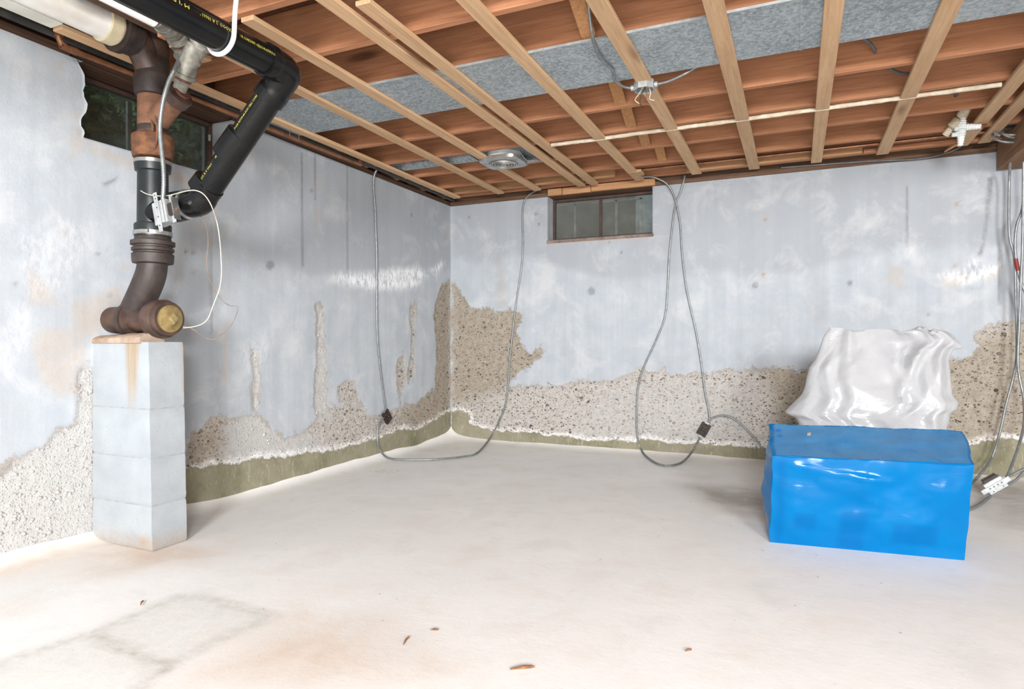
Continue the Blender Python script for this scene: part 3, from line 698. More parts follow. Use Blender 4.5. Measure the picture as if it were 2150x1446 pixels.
# ---- windows
def window_frame(name, axis, c, u0, u1, z0, z1, mull, out, gl='glass'):
    root = thing(name, None, None, (c, (u0 + u1) / 2, z0) if axis == 'x' else ((u0 + u1) / 2, c, z0), kind='structure')
    def bx(a, b, p, q, d0, d1):
        n0, n1 = sorted((c + out * d0, c + out * d1))
        return MB().box(n0, n1, a, b, p, q) if axis == 'x' else MB().box(a, b, n0, n1, p, q)
    t = .022
    for a, b, p, q in ((u0, u1, z0, z0 + t), (u0, u1, z1 - t, z1), (u0, u0 + t, z0 + t, z1 - t), (u1 - t, u1, z0 + t, z1 - t)):
        bx(a, b, p, q, -.012, .03).build('frame_rail', 'frame', root, bevel=.002)
    for i, mu in enumerate(mull):
        bx(mu - .011, mu + .011, z0 + t, z1 - t, -.006, .024).build('mullion', 'frame', root, bevel=.002)
    e = [u0 + t] + list(mull) + [u1 - t]
    for a, b in zip(e[:-1], e[1:]):
        bx(a, b, z0 + t, z1 - t, .006, .010).build('pane', gl, root)
    return root, bx
win1, bx1 = window_frame('window_1', 'x', XL - .165, W1[0] - .06, W1[1], W1[2] + .012, ZT, [(W1[0] + W1[1]) / 2 - .01], -1)
for zz in (W1[2] + .08, W1[2] + .24):
    MB().box(XL - .155, XL - .145, W1[1] - .03, W1[1] - .02, zz, zz + .035).build('latch', 'alu', win1)
for a, b, p, q in ((2.21, 2.235, W1[2] + .03, ZT - .03),):
    bx1(a, b, p, q, .03, .045).build('storm_bar', 'alu', win1)
win2, bx2 = window_frame('window_2', 'y', YB + .135, W2[0], W2[1], W2[2] + .012, ZT - .01, [(W2[0] + W2[1]) / 2 - .02], 1, 'glass2')
for a, b in ((-1.815, -1.80), (-1.44, -1.42), (-1.225, -1.205)):
    bx2(a, b, W2[2] + .04, ZT - .05, .016, .030).build('storm_bar', 'enamel', win2)
bx2(W2[0] + .03, -1.205, ZT - .064, ZT - .05, .016, .030).build('storm_bar', 'enamel', win2)
MB().box(W2[0] - .012, W2[1] + .01, YB - .006, YB + .13, W2[2] - .022, W2[2] + .006).build('window_sill', 'sill', win2, bevel=.003)
# outside: window wells and shrubbery
o = MB().box(XL - 1.6, XL - .245, 1.2, 3.6, 1.70, 1.80).build('ground_outside', 'earth'); o['kind'] = 'structure'
o = MB().box(W2[0] - .5, W2[1] + .5, YB + .245, YB + 1.1, 1.66, 1.76).build('window_well_ground', 'earth'); o['kind'] = 'structure'
o = MB().box(W2[0] - .5, -1.42, YB + .85, YB + .92, 1.76, 2.7).build('window_well_wall', 'wellwall'); o['kind'] = 'structure'
o = MB().box(-1.40, W2[1] + .5, YB + .80, YB + .83, 1.76, 2.7).build('window_well_cover', 'wellpale'); o['kind'] = 'structure'
def shrub(cx, cy, cz, rx, ry, rz, n, seed, label):
    r = np.random.default_rng(seed); V = []; F = []; Cc = []
    for k in range(n):
        d = r.normal(size=3); d /= np.linalg.norm(d); d *= r.uniform(.5, 1) ** .5
        c = Vector((cx + d[0] * rx, cy + d[1] * ry, cz + d[2] * rz)); a = Vector(r.normal(size=3)).normalized(); b = a.orthogonal().normalized(); nrm = a.cross(b); s = r.uniform(.02, .045)
        i = len(V); V += [c - a * s, c + b * s * .45 + nrm * .006, c + a * s, c - b * s * .45 + nrm * .006]; F += [(i, i + 1, i + 2, i + 3)]
        g = r.uniform(.5, 1.25); Cc += [(.12 * g, .18 * g, .06 * g, 1)] * 4
    me = bpy.data.meshes.new('foliage'); me.from_pydata([tuple(v) for v in V], [], F); me.update()
    at = me.attributes.new('col', 'FLOAT_COLOR', 'POINT'); at.data.foreach_set('color', np.array(Cc, np.float32).ravel()); me.materials.append(MT['leaf'])
    root = thing('shrub', label, 'shrub', (cx, cy, 1.80))
    fo = bpy.data.objects.new('foliage', me); COL.objects.link(fo); parent(fo, root); fo['kind'] = 'stuff'
    MB().tube([(cx, cy, 1.79), (cx + .02, cy, cz), (cx - .03, cy + .02, cz + rz * .6)], [.02, .014, .006], 8).build('stem', 'twig', root)
o = MB().box(XL - 1.9, XL - 1.55, .8, 4.2, 1.75, 3.0).build('bank_outside', 'leafbank'); o['kind'] = 'structure'
shrub(XL - .85, 2.15, 2.16, .34, .45, .40, 4200, 3, 'dark green shrub seen through the left pane behind the drain stack')
shrub(XL - .95, 3.05, 2.15, .34, .50, .40, 4200, 4, 'dark green shrub seen through the right pane of the left window')

# ================================================================== OBJECTS
# ---- blue wrapped box
def quadgrid(c00, c10, c11, c01, n, m, fn):
    """bilinear patch; fn(s,t,p)->p"""
    V = []; 
    for i in range(n + 1):
        for j in range(m + 1):
            s_, t_ = i / n, j / m
            p = c00 * (1 - s_) * (1 - t_) + c10 * s_ * (1 - t_) + c11 * s_ * t_ + c01 * (1 - s_) * t_
            V.append(fn(s_, t_, p))
    F = [(i * (m + 1) + j, (i + 1) * (m + 1) + j, (i + 1) * (m + 1) + j + 1, i * (m + 1) + j + 1) for i in range(n) for j in range(m)]
    return V, F
box = thing('wrapped_box', 'box wrapped in glossy bright blue plastic, in front of the white sheet', 'box', (.28, 3.4, 0))
FL, FR = onz(1616, 1138, 0.0), onz(2025, 1176, 0.0)
FLt, FRt = ony(1622, 957, FL.y - .012), ony(2048, 976, FR.y - .02)
BLt, BRt = ony(1613, 890, 3.50), ony(2022, 904, 3.56)
BL, BR = Vector((BLt.x + .01, BLt.y, 0)), Vector((BRt.x - .02, BRt.y, 0))
nz_ = lambda a, b, s: float(fbm(np.array([a]), np.array([b]), s)[0]) - .5
def bulge(s_, t_): return (math.sin(math.pi * s_) * math.sin(math.pi * t_)) ** .7
def f_front(s_, t_, p): e = bulge(s_, t_); return p + Vector((0, -1, 0)) * (e * .012 + e * nz_(s_ * 5, t_ * 4, 40) * .028 + e * .012 * math.exp(-((t_ - .93 + .26 * s_) / .03) ** 2) * (s_ < .62))
def f_top(s_, t_, p): e = bulge(s_, t_); return p + Vector((0, 0, 1)) * (e * nz_(s_ * 5, t_ * 3, 44) * .02 - e * .006)
def f_left(s_, t_, p): e = bulge(s_, t_); return p + Vector((-1, 0, 0)) * (e * (.028 + nz_(s_ * 4, t_ * 5, 46) * .03))
def f_right(s_, t_, p): e = bulge(s_, t_); return p + Vector((1, 0, 0)) * (e * (.006 + nz_(s_ * 4, t_ * 5, 48) * .03))
def f_id(s_, t_, p): return p
parts = [('front_panel', (FL, FR, FRt, FLt), 60, 34, f_front), ('top_panel', (FLt, FRt, BRt, BLt), 60, 24, f_top), ('side_panel', (BL, FL, FLt, BLt), 24, 34, f_left),
         ('side_panel', (FR, BR, BRt, FRt), 24, 34, f_right), ('back_panel', (BR, BL, BLt, BRt), 60, 34, f_id)]
inner = [[(.13, .18), (.24, .18), (.24, .36), (.13, .36)], [(.37, .02), (.50, .02), (.50, .42), (.37, .42)], [(.64, .12), (.86, .12), (.86, .34), (.64, .34)], [(.03, .02), (.07, .02), (.07, .96), (.03, .96)]]
allv = []; allf = []; dust = []; inn = []
for nm, c, n, m_, fn in parts:
    V, F = quadgrid(*c, n, m_, fn); b = len(allv); allv += V; allf += [tuple(i + b for i in f) for f in F]
    st = np.array([(i / n, j / m_) for i in range(n + 1) for j in range(m_ + 1)])
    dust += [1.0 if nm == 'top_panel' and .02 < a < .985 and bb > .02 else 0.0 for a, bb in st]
    inn += list(np.max([sstep(sdf(st[:, 0], st[:, 1], p_), -.02, .02) for p_ in inner], 0) if nm == 'front_panel' else np.zeros(len(st)))
me = bpy.data.meshes.new('wrap'); me.from_pydata([tuple(v) for v in allv], [], allf); me.update()
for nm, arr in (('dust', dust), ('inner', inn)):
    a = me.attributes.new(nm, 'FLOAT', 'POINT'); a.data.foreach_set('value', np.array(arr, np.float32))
import bmesh
bm = bmesh.new(); bm.from_mesh(me); bmesh.ops.remove_doubles(bm, verts=bm.verts, dist=.0006); bm.to_mesh(me); bm.free()
P_ = np.array([v.co[:] for v in me.vertices])
for ax_, (a_, b_, sd_) in enumerate(((1, 2, 61), (0, 2, 63), (0, 1, 65))):
    P_[:, ax_] += (fbm(P_[:, a_] * 7 + 3, P_[:, b_] * 7 + 9, sd_, 3) - .5) * (.026 if ax_ < 2 else .016) * np.clip(P_[:, 2] / .05, 0, 1)
me.vertices.foreach_set('co', P_.astype(np.float32).ravel()); me.update()
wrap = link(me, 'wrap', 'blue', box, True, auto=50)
topP = lambda s_, t_: f_top(s_, t_, FLt * (1 - s_) * (1 - t_) + FRt * s_ * (1 - t_) + BRt * s_ * t_ + BLt * (1 - s_) * t_)
du, dv = (topP(.5, .3) - topP(.4, .3)).normalized(), (topP(.5, .6) - topP(.5, .3)).normalized(); dn = du.cross(dv)
for t_ in (.62, .80):
    b = MB(); c = topP(.055, t_) + dn * .0015; b.add([c + du * .012 * math.cos(a) + dv * .016 * math.sin(a) for a in np.linspace(0, 2 * math.pi, 14)[:-1]] + [c + dn * -.001], [tuple(range(13))]); b.build('clean_spot', 'bluedark', wrap)
c = topP(.215, .70) + dn * .002
b = MB(); sh = [(-.008, -.014), (.006, -.016), (.012, .012), (.002, .016), (-.006, .01)]
b.add([c + du * x + dv * y for x, y in sh] + [c + du * x + dv * y + dn * .0015 for x, y in sh], [(4, 3, 2, 1, 0), (5, 6, 7, 8, 9)] + [(i, (i + 1) % 5, 5 + (i + 1) % 5, 5 + i) for i in range(5)]); b.build('torn_scrap', 'card', wrap)
for (s0, t0, s1, t1, w_) in ((.05, .012, .98, .012, .0035),):
    b = MB(); b.tube([topP(s0 + (s1 - s0) * k / 40, 0) + Vector((0, -.002, nz_(k * .5, 1, 9) * .006)) for k in range(41)], [w_ * (1 + 1.2 * nz_(k * .9, 3, 5)) for k in range(41)], 6)
    o = b.build('edge_fold', 'blue', wrap, True)

# ---- white plastic sheet draped over a chair-like form
Yc = 3.86
def wp(px, py): p_ = ony(px, py, Yc); return p_.x, p_.z
lef = [wp(*p_) for p_ in ((1745, 686), (1738, 692), (1730, 705), (1722, 730), (1712, 755), (1700, 772), (1694, 795), (1690, 815), (1684, 830), (1668, 846), (1647, 866), (1650, 872), (1668, 878), (1676, 890), (1680, 905), (1684, 960), (1690, 1005))]
rig = [wp(*p_) for p_ in ((1985, 685), (2012, 690), (2036, 708), (2030, 718), (2014, 728), (2003, 752), (2006, 790), (2009, 830), (2022, 848), (2018, 862), (2003, 872), (2000, 890), (1994, 905), (1992, 960), (1990, 1005))]
top_prof = [wp(*p_) for p_ in ((1745, 686), (1770, 687), (1800, 694), (1835, 690), (1870, 688), (1905, 694), (1925, 690), (1940, 683), (1955, 686), (1962, 694), (1975, 687), (1990, 685), (2012, 690), (2036, 708))]
def interp(z, prof): zz = [p_[1] for p_ in prof][::-1]; xx = [p_[0] for p_ in prof][::-1]; return float(np.interp(z, zz, xx))
def topz(x): return float(np.interp(x, [p_[0] for p_ in top_prof], [p_[1] for p_ in top_prof]))
NZ, NA = 90, 150; V = []; zt = 1.015
for i in range(NZ + 1):
    t = i / NZ; z = 0.004 + (zt - .004) * t
    zq = min(max(z, rig[-1][1]), rig[0][1] - .001)
    x0, x1 = interp(zq, lef), interp(zq, rig); cx, hw = (x0 + x1) / 2, (x1 - x0) / 2
    dep = .17 - .155 * t ** 1.3; yc = Yc + .05 + .09 * t
    for k in range(NA):
        a = 2 * math.pi * k / NA; ca, sa = math.cos(a), math.sin(a)
        x = cx + hw * math.copysign(abs(ca) ** .62, ca); u = (x - cx) / hw
        y = yc + dep * math.copysign(abs(sa) ** .75, sa)
        if sa < 0:
            e = abs(sa) ** .6
            rd = 0
            for (sx, sz, ex, ez, amp, wd) in ((-.62, .98, -.15, .45, .030, .06), (.05, .98, .45, .66, .024, .05), (.62, .98, .30, .62, .034, .05), (.30, .98, .42, .62, -.03, .05), (.85, .80, .25, .42, .030, .07), (-.75, .78, -.40, .42, .026, .06), (-.35, .80, .35, .44, .030, .06), (.65, .72, .85, .42, .022, .06), (-.9, .60, -.6, .44, .02, .05), (.85, .95, .80, .55, .03, .06), (-.5, .72, .05, .60, .018, .05)):
                px_, pz_ = u - sx, z - sz; dx_, dz_ = ex - sx, ez - sz; L2 = dx_ * dx_ + dz_ * dz_
                q_ = min(max((px_ * dx_ + pz_ * dz_) / L2, 0), 1); dd = math.hypot(px_ - q_ * dx_, pz_ - q_ * dz_)
                rd += amp * max(0, 1 - dd / (wd * 1.8)) ** 1.0
            y -= e * (rd + nz_(u * 3 + 7, z * 5, 71) * .03 + nz_(u * 7 + 3, z * 9, 72) * .006)
        zz = z
        lim = topz(x)
        if zz > .78: zz = .78 + (zz - .78) * (lim - .78) / (zt - .78)
        V.append((x, y, zz))
F = [(i * NA + k, i * NA + (k + 1) % NA, (i + 1) * NA + (k + 1) % NA, (i + 1) * NA + k) for i in range(NZ) for k in range(NA)]
for o_ in (0, NZ * NA):
    F += [(o_ + k, o_ + k + 1, o_ + (NA - k - 1) % NA, o_ + (NA - k) % NA) for k in range(1, NA // 2 - 1)] + [(o_, o_ + 1, o_ + NA - 1), (o_ + NA // 2 - 1, o_ + NA // 2, o_ + NA // 2 + 1)]
b = MB(); b.v = V; b.f = F
sheet = b.build('plastic_sheet', 'sheetwhite', None, True, auto=70)
tag(sheet, 'crumpled white plastic sheet draped over a chair-like form behind the blue box', 'plastic sheet')

# ---- concrete block pier
px0, px1, py0, py1 = XL, -2.585, 1.906, 2.08
pier = thing('block_pier', 'white painted concrete block pier against the left wall under the drain pipe', 'pier', (-2.79, 1.99, 0))
lv = [0, .197, .407, .625, .924]
lean = lambda z: -.026 * z / .924
ruststrk = [[(x_, z_) for x_, z_ in ((ony(262, 712, py0).x, ony(262, 712, py0).z), (ony(292, 712, py0).x, ony(292, 712, py0).z), (ony(288, 790, py0).x, ony(288, 790, py0).z), (ony(284, 880, py0).x, .6), (ony(270, 880, py0).x, .6))]]
for i in range(4):
    z0, z1 = lv[i] + .0015, lv[i + 1] - .0015
    ins = .002 * i
    def g(c, n, m_): return quadgrid(*c, n, m_, f_id)
    A = [Vector((x, y, z)) for z in (z0, z1) for x, y in ((px0, py0), (px1, py0), (px1, py1), (px0, py1))]
    for a in A:
        a.x += lean(a.z) if a.x > px0 + .1 else 0
    if i == 0: pass
    V = []; F = []
    for c, n, m_ in (((A[0], A[1], A[5], A[4]), 26, 16), ((A[1], A[2], A[6], A[5]), 12, 16), ((A[4], A[5], A[6], A[7]), 26, 12), ((A[3], A[0], A[4], A[7]), 12, 16), ((A[2], A[3], A[7], A[6]), 26, 16), ((A[1], A[0], A[3], A[2]), 26, 12)):
        v, f = g(c, n, m_); bb = len(V); V += v; F += [tuple(k + bb for k in q_) for q_ in f]
    P = np.array([tuple(v) for v in V])
    # rounded arrises and worn faces
    cxm, cym, czm = (px0 + px1) / 2, (py0 + py1) / 2, (z0 + z1) / 2
    for k in range(len(P)):
        ez = min(P[k, 2] - z0, z1 - P[k, 2])
        if ez < .004: P[k, 0] -= .0045 * (P[k, 0] > cxm); P[k, 1] += .0045 * (P[k, 1] < cym)
        n_ = nz_(P[k, 0] * 9 + P[k, 1] * 7, P[k, 2] * 9, 90 + i) * .004
        P[k, 1] += n_ * (abs(P[k, 1] - py0) < .01); P[k, 0] += n_ * (abs(P[k, 0] - px1 - lean(P[k, 2])) < .01)
    me = bpy.data.meshes.new('block'); me.from_pydata(P.tolist(), [], F); me.update()
    rs = soft(P[:, 0], P[:, 2], ruststrk, .012) * (P[:, 1] < py0 + .02) * sstep(P[:, 2], .55, .80) + .9 * np.exp(-((P[:, 0] + 2.63) / .04) ** 2 - ((P[:, 2] - .035) / .022) ** 2) * (P[:, 1] < py0 + .02)
    tn = sstep(-P[:, 2], -.10, -.0) * .7
    tn = np.maximum(tn, .8 * np.exp(-((P[:, 1] - py1) / .012) ** 2) * (P[:, 2] > .7))
    for nm, arr in (('rust', rs), ('tan', tn)):
        a = me.attributes.new(nm, 'FLOAT', 'POINT'); a.data.foreach_set('value', np.clip(arr, 0, 1).astype(np.float32))
    bm = bmesh.new(); bm.from_mesh(me); bmesh.ops.remove_doubles(bm, verts=bm.verts, dist=.0008); bm.to_mesh(me); bm.free()
    link(me, 'block', 'block', pier, True, auto=35)
for z in lv[1:4]:
    MB().box(px0, px1 - .0035 + lean(z), py0 + .0035, py1 - .0035, z - .004, z + .004).build('mortar_joint', 'jointgrey', pier)
# mortar bed under the cleanout pipe
V = []; n = 26
for i in range(n + 1):
    x = px0 + (px1 - .075 - px0) * i / n
    for k in range(9):
        a = math.pi * k / 8; r_ = .035 + .012 * nz_(i * .5, k * .7, 31)
        V.append((x, py0 + .055 - math.cos(a) * (.062 + .012 * nz_(i * .4, 4, 32)), .918 + math.sin(a) ** .6 * (r_ + .012 * i / n)))
F = [(i * 9 + k, (i + 1) * 9 + k, (i + 1) * 9 + k + 1, i * 9 + k + 1) for i in range(n) for k in range(8)] + [tuple(range(9)), tuple(n * 9 + k for k in range(8, -1, -1))]
b = MB(); b.v = V; b.f = F; b.build('mortar_bed', 'tan_mortar', pier, True)

# ---- drain stack
SX, SY = -2.708, 2.0
sz = lambda row: CAMH + (CY - row) * SY / ray(320, 0).y
stack = thing('drain_stack', 'tall vertical drain stack of rusty cast iron and black rubber on the block pier', 'drain pipe', (SX, SY, .95))
zc = 1.028; AX = (1, 0, 0)
MB().lathe((XL - .02, SY, zc), AX, [(0, .062), (.14, .062), (.145, .078), (.19, .078), (.195, .06), (.33, .058)], 30).build('wall_pipe', 'iron', stack, True)
MB().lathe((-2.73, SY, zc), AX, [(0, .056), (.035, .060), (.04, .084), (.055, .088), (.10, .088), (.104, .080), (.13, .078), (.134, .076)], 36).build('cleanout_hub', 'iron', stack, True)
cap = MB().lathe((-2.596, SY, zc), AX, [(0, .062), (.006, .062), (.008, .055), (.010, .052)], 32).build('cleanout_plug', 'brass', stack, True)
MB().lathe((-2.596, SY, zc), AX, [(0, .032), (.030, .027), (.034, .02)], 4).build('plug_nut', 'brass', cap)
rp = spline([(-2.875, SY, 1.03), (-2.83, SY, 1.075), (-2.765, SY, 1.16), (-2.722, SY, 1.235), (SX, SY, 1.30), (SX, SY, 1.33)], .012)
MB().tube(rp, [.060 + .006 * math.sin(math.pi * min(1, i / len(rp))) for i in range(len(rp))], 30).build('riser_bend', 'irondark', stack, True)
h = sz(555)
MB().lathe((SX, SY, h), (0, 0, 1), [(0, .066), (.004, .084), (.012, .086), (.045, .088), (.05, .080), (.056, .080), (.06, .088), (.072, .088), (.076, .080), (.084, .080), (.086, .092), (.104, .092), (.108, .078), (.13, .072), (.165, .072)], 36).build('cast_iron_hub', 'irondark', stack, True)
MB().lathe((SX, SY, sz(500)), (0, 0, 1), [(0, .070), (.003, .076), (.055, .078), (.062, .076), (.066, .066), (.30, .064), (.305, .074), (.335, .077), (.345, .077), (.348, .064)], 36).build('rubber_coupling', 'rubber', stack, True)
MB().lathe((SX, SY, sz(496)), (0, 0, 1), [(0, .077), (.001, .081), (.019, .081), (.02, .077)], 36).build('hose_clamp', 'steel', stack, True)
MB().lathe((SX, SY, sz(347)), (0, 0, 1), [(0, .074), (.001, .0785), (.017, .0785), (.018, .074)], 36).build('hose_clamp', 'steel', stack, True)
MB().obox((SX + .045, SY - .074, sz(491)), (.016, .008, 0), (.003, -.006, 0), (0, 0, .008)).build('clamp_screw', 'steel', stack, bevel=.002)
h0 = sz(335)
MB().lathe((SX, SY, h0), (0, 0, 1), [(0, .070), (.004, .082), (.02, .086), (.055, .086), (.06, .088), (.10, .088), (.106, .083), (.115, .066), (.135, .064)], 36).build('rusted_hub', 'rustdeep', stack, True)
MB().lathe((SX, SY, sz(283)), (0, 0, 1), [(0, .064), (sz(196) - sz(283), .064)], 36).build('rusted_pipe', 'rust', stack, True)
br0, br1 = Vector((SX, SY, sz(262))), ony(371, 207, SY)
dirb = (br1 - br0).normalized()
MB().tube([br0, br0 + dirb * .10, br1], [.058, .050, .046], 28).build('branch_arm', 'rust', stack, True)
MB().lathe(br1 - dirb * .02, dirb, [(0, .046), (.004, .056), (.05, .058), (.056, .05), (.06, .034)], 30).build('branch_hub', 'iron', stack, True)
MB().lathe((SX, SY, sz(283)), (0, 0, 1), [(0, .064), (.001, .0655), (.032, .0655), (.034, .064)], 36).build('tar_band', 'irondark', stack, True)
MB().lathe((-2.865, SY, zc), AX, [(0, .06), (.003, .084), (.03, .086), (.034, .06)], 34).build('hub_ring', 'irondark', stack, True)
h1 = sz(205)
MB().lathe((SX, SY, h1), (0, 0, 1), [(0, .066), (.004, .074), (.02, .078), (.09, .080), (.10, .074), (.12, .070), (sz(125) - h1, .068)], 36).build('upper_hub', 'irondark', stack, True)
MB().lathe((SX, SY, sz(128)), (0, 0, 1), [(0, .067), (ZJ - sz(128) - .03, .066)], 36).build('upper_pipe', 'iron', stack, True)
pvz = 2.288
bp = spline([(SX, SY + .01, 2.12), (SX, SY - .03, 2.21), (SX, SY - .07, 2.27), (SX, SY - .10, pvz)], .012)
MB().tube(bp, .064, 28).build('side_branch', 'iron', stack, True)
MB().lathe((SX, SY - .09, pvz), (0, -1, 0), [(0, .066), (.004, .086), (.045, .088), (.05, .084), (.054, .096), (.082, .098), (.086, .07)], 36).build('side_hub', 'irondark', stack, True)
fl_ = MB(); 
for i, (dx, rr) in enumerate(((.045, .3), (.075, -.2))):
    p0 = Vector((SX + dx, SY - .045, sz(255))); fl_.tube([p0, p0 + Vector((.02, -.004, -.05)), p0 + Vector((.012, 0, -.11)), p0 + Vector((.0, 0, -.15))], [.002, .006, .004, .0015], 6)
fl_.build('rust_flake', 'rustdeep', stack, True)

# branch of black plastic into the stack is part of the black waste line
elb_y = SY
E0 = ony(604, 150, elb_y)                    # upper elbow
D0, D1 = ony(590, 185, elb_y), ony(437, 398, elb_y)
waste = thing('waste_pipe', 'long black plastic waste pipe with yellow print sloping down to the drain stack', 'waste pipe', (D1.x, D1.y, D1.z))
R = .056
zw = E0.z
MB().tube([(E0.x, -1.6, zw - .02), (E0.x, SY - .11, zw)], R, 32).build('pipe_run', 'abs', waste, True)
dd = (D1 - D0).normalized()
ez = [Vector((E0.x, SY - .125, zw)), Vector((E0.x, SY - .06, zw)), E0 + Vector((-.002, -.012, -.012)), E0 + dd * .055 + Vector((0, 0, -.004)), E0 + dd * .13]
es = spline(ez, .01); MB().tube(es, [R + .010 if (i < 4 or i > len(es) - 5) else R + .006 for i in range(len(es))], 32).build('elbow', 'abs', waste, True)
MB().tube([E0 + dd * .10, D1], R, 32).build('sloping_pipe', 'abs', waste, True)
L = (D1 - E0).length
MB().lathe(E0 + dd * .095, dd, [(0, R + .002), (.002, R + .009), (.05, R + .009), (.052, R + .002)], 32).build('socket_ring', 'abs', waste, True)
MB().lathe(E0 + dd * L * .53, dd, [(0, R + .002), (.002, R + .008), (.125, R + .008), (.127, R + .002)], 32).build('coupling', 'abs', waste, True)
MB().lathe(E0 + dd * L * .945, dd, [(0, R + .002), (.002, R + .007), (.06, R + .009), (.064, R)], 32).build('socket_ring', 'abs', waste, True)
B1 = ony(397, 429, elb_y)
lo = spline([D1 + dd * -.02, D1 + dd * .03, ony(424, 420, elb_y), ony(410, 427, elb_y), B1 + Vector((-.05, 0, 0)), Vector((SX + .02, SY, B1.z - .03))], .01)
MB().tube(lo, [R + .004] * len(lo), 30).build('lower_elbow', 'abs', waste, True)
bd = (Vector((SX, SY, B1.z - .012)) - B1).normalized()
MB().lathe(B1 + bd * .004, bd, [(-.01, R + .004), (-.008, R + .011), (.004, R + .011), (.006, R + .004)], 32).build('band_clamp', 'steel', waste, True)
MB().lathe(B1 + bd * .02, bd, [(0, R + .003), (.002, R + .010), (.07, R + .012), (.075, R + .004)], 32).build('rubber_sleeve', 'rubber', waste, True)
view = (Vector((0, 0, CAMH)) - (E0 + dd * .4)).normalized()
tside = (view + Vector((-.62, 0, .45))).normalized()
text_on_pipe('CO A V 10661 \'', D1, E0, R, L * .06, L * .15, tside, .017, waste)
text_on_pipe('M  1\' DBI \'', D1, E0, R, L * .245, L * .10, tside, .018, waste)
text_on_pipe('F-628 ASTM-40-SCH CELL CORE DWV', D1, E0, R, L * .49, L * .33, tside, .0145, waste)
vh = (Vector((0, 0, CAMH)) - Vector((E0.x, 1.5, zw))).normalized(); hside = (vh + Vector((.35, 0, .55))).normalized()
a0, a1 = Vector((E0.x, .8, zw - .004)), Vector((E0.x, SY, zw))
text_on_pipe('UR CORE DWV -CELLU-40-ASTM F-628', a0, a1, R, .905, .175, hside, .0145, waste)
text_on_pipe('XOOO .2 A 10661 \'', a0, a1, R, .735, .13, hside, .018, waste, True)
text_on_pipe('M \'I DI', a0, a1, R, .62, .075, hside, .018, waste, True)

# hanger round the waste pipe
hy = 1.665; pts = [Vector((E0.x + R + .03, hy - .01, 2.40)), Vector((E0.x + R + .028, hy, 2.2)), Vector((E0.x + R + .018, hy, zw + .06))]
pts += [Vector((E0.x + math.cos(a) * (R + .010), hy + .004, zw + math.sin(a) * (R + .010))) for a in np.linspace(0, -math.pi * .92, 9)]
tag(MB().tube(spline(pts, .012), .0085, 10).build('pipe_hanger', 'whiteplastic', None, True), 'white plastic hook hanger looped under the black waste pipe', 'pipe hanger')

# white pvc drains running toward the camera
pv = thing('drain_pipe', 'thick white plastic drain pipe entering the top of the drain stack', 'drain pipe', (SX, SY - .15, pvz - .06))
MB().tube([(SX, SY - .17, pvz), (SX - .005, -1.6, pvz + .04)], .070, 32).build('pipe_run', 'pvc', pv, True)
MB().lathe((SX, SY - .135, pvz), (0, -1, 0), [(0, .066), (.002, .074), (.035, .074), (.037, .071), (.05, .071), (.052, .079), (.10, .079), (.103, .070)], 34).build('socket', 'pvccream', pv, True)
p2 = thing('drain_pipe', 'slim white plastic drain pipe running beside the thick one to the galvanised fitting', 'drain pipe', (-2.3, 1.7, 2.15))
MB().tube([(-2.295, 1.70, 2.188), (-2.295, -1.6, 2.20)], .032, 26).build('pipe_run', 'pvc', p2, True)

# galvanised fittings
gv = thing('galvanised_fitting', 'galvanised steel wye and elbows between the slim white pipe and the rusty stack branch', 'pipe fitting', ony(385, 190, SY))
gy = SY - .02
G = lambda x, y, yy=gy: ony(x, y, yy)
ga, gb = br1, G(396, 128)
gd = (gb - ga).normalized()
MB().tube([ga - gd * .01, gb], .030, 24).build('stub_pipe', 'galvpipe', gv, True)
MB().lathe(G(386, 164), gd, [(0, .030), (.003, .042), (.035, .043), (.05, .040), (.16, .038)], 26).build('wye_body', 'galvpipe', gv, True)
gc = G(424, 88); g2 = (gc - G(402, 120)).normalized()
MB().lathe(G(404, 118), g2, [(0, .036), (.05, .038), (.055, .044), (.09, .044), (.094, .034)], 26).build('wye_arm', 'galvpipe', gv, True)
MB().lathe(G(404, 118) + g2 * .09, g2, [(0, .035), (.014, .034)], 26).build('joint_ring', 'joint', gv, True)
MB().tube([gc - g2 * .03, gc + g2 * .55], .031, 24).build('riser_pipe', 'galvpipe', gv, True)
p_a, p_b, p_c, p_d = G(392, 112), G(377, 88, gy - .05), G(364, 66, gy - .10), Vector((-2.295, 1.70, 2.188))
MB().tube(spline([p_a + Vector((.01, 0, -.05)), p_a, p_b, p_c, (p_c + p_d) / 2, p_d], .01), .031, 24).build('bend_arm', 'galvpipe', gv, True)
for o_, d_, r_ in ((G(386, 164), gd, .047), (G(398, 132), gd, .043), (G(404, 118) + g2 * .058, g2, .049), (p_a + Vector((0, 0, -.012)), (p_b - p_a).normalized(), .049)):
    MB().lathe(o_, d_, [(0, r_ - .008), (.003, r_), (.020, r_), (.023, r_ - .008)], 26).build('rim', 'galvpipe', gv, True)
MB().lathe(br1 + dirb * .036, dirb, [(0, .036), (.012, .035)], 26).build('joint_ring', 'joint', gv, True)
MB().lathe(G(386, 164) - gd * .012, gd, [(0, .033), (.014, .033)], 26).build('joint_ring', 'joint', gv, True)
for q0, q1, r_, mt in ((p_a, p_b, .044, 'galvpipe'), (p_b, p_c, .045, 'galvpipe'), (p_c, p_d, .040, 'galvpipe')):
    d_ = (q1 - q0).normalized(); l_ = (q1 - q0).length
    MB().lathe(q0 + d_ * .012, d_, [(0, r_ - .006), (.003, r_), (l_ * .5, r_), (l_ * .55, r_ - .006)], 26).build('collar', mt, gv, True)
    MB().lathe(q0 + d_ * -.004, d_, [(0, r_ - .009), (.017, r_ - .007)], 26).build('joint_ring', 'joint', gv, True)

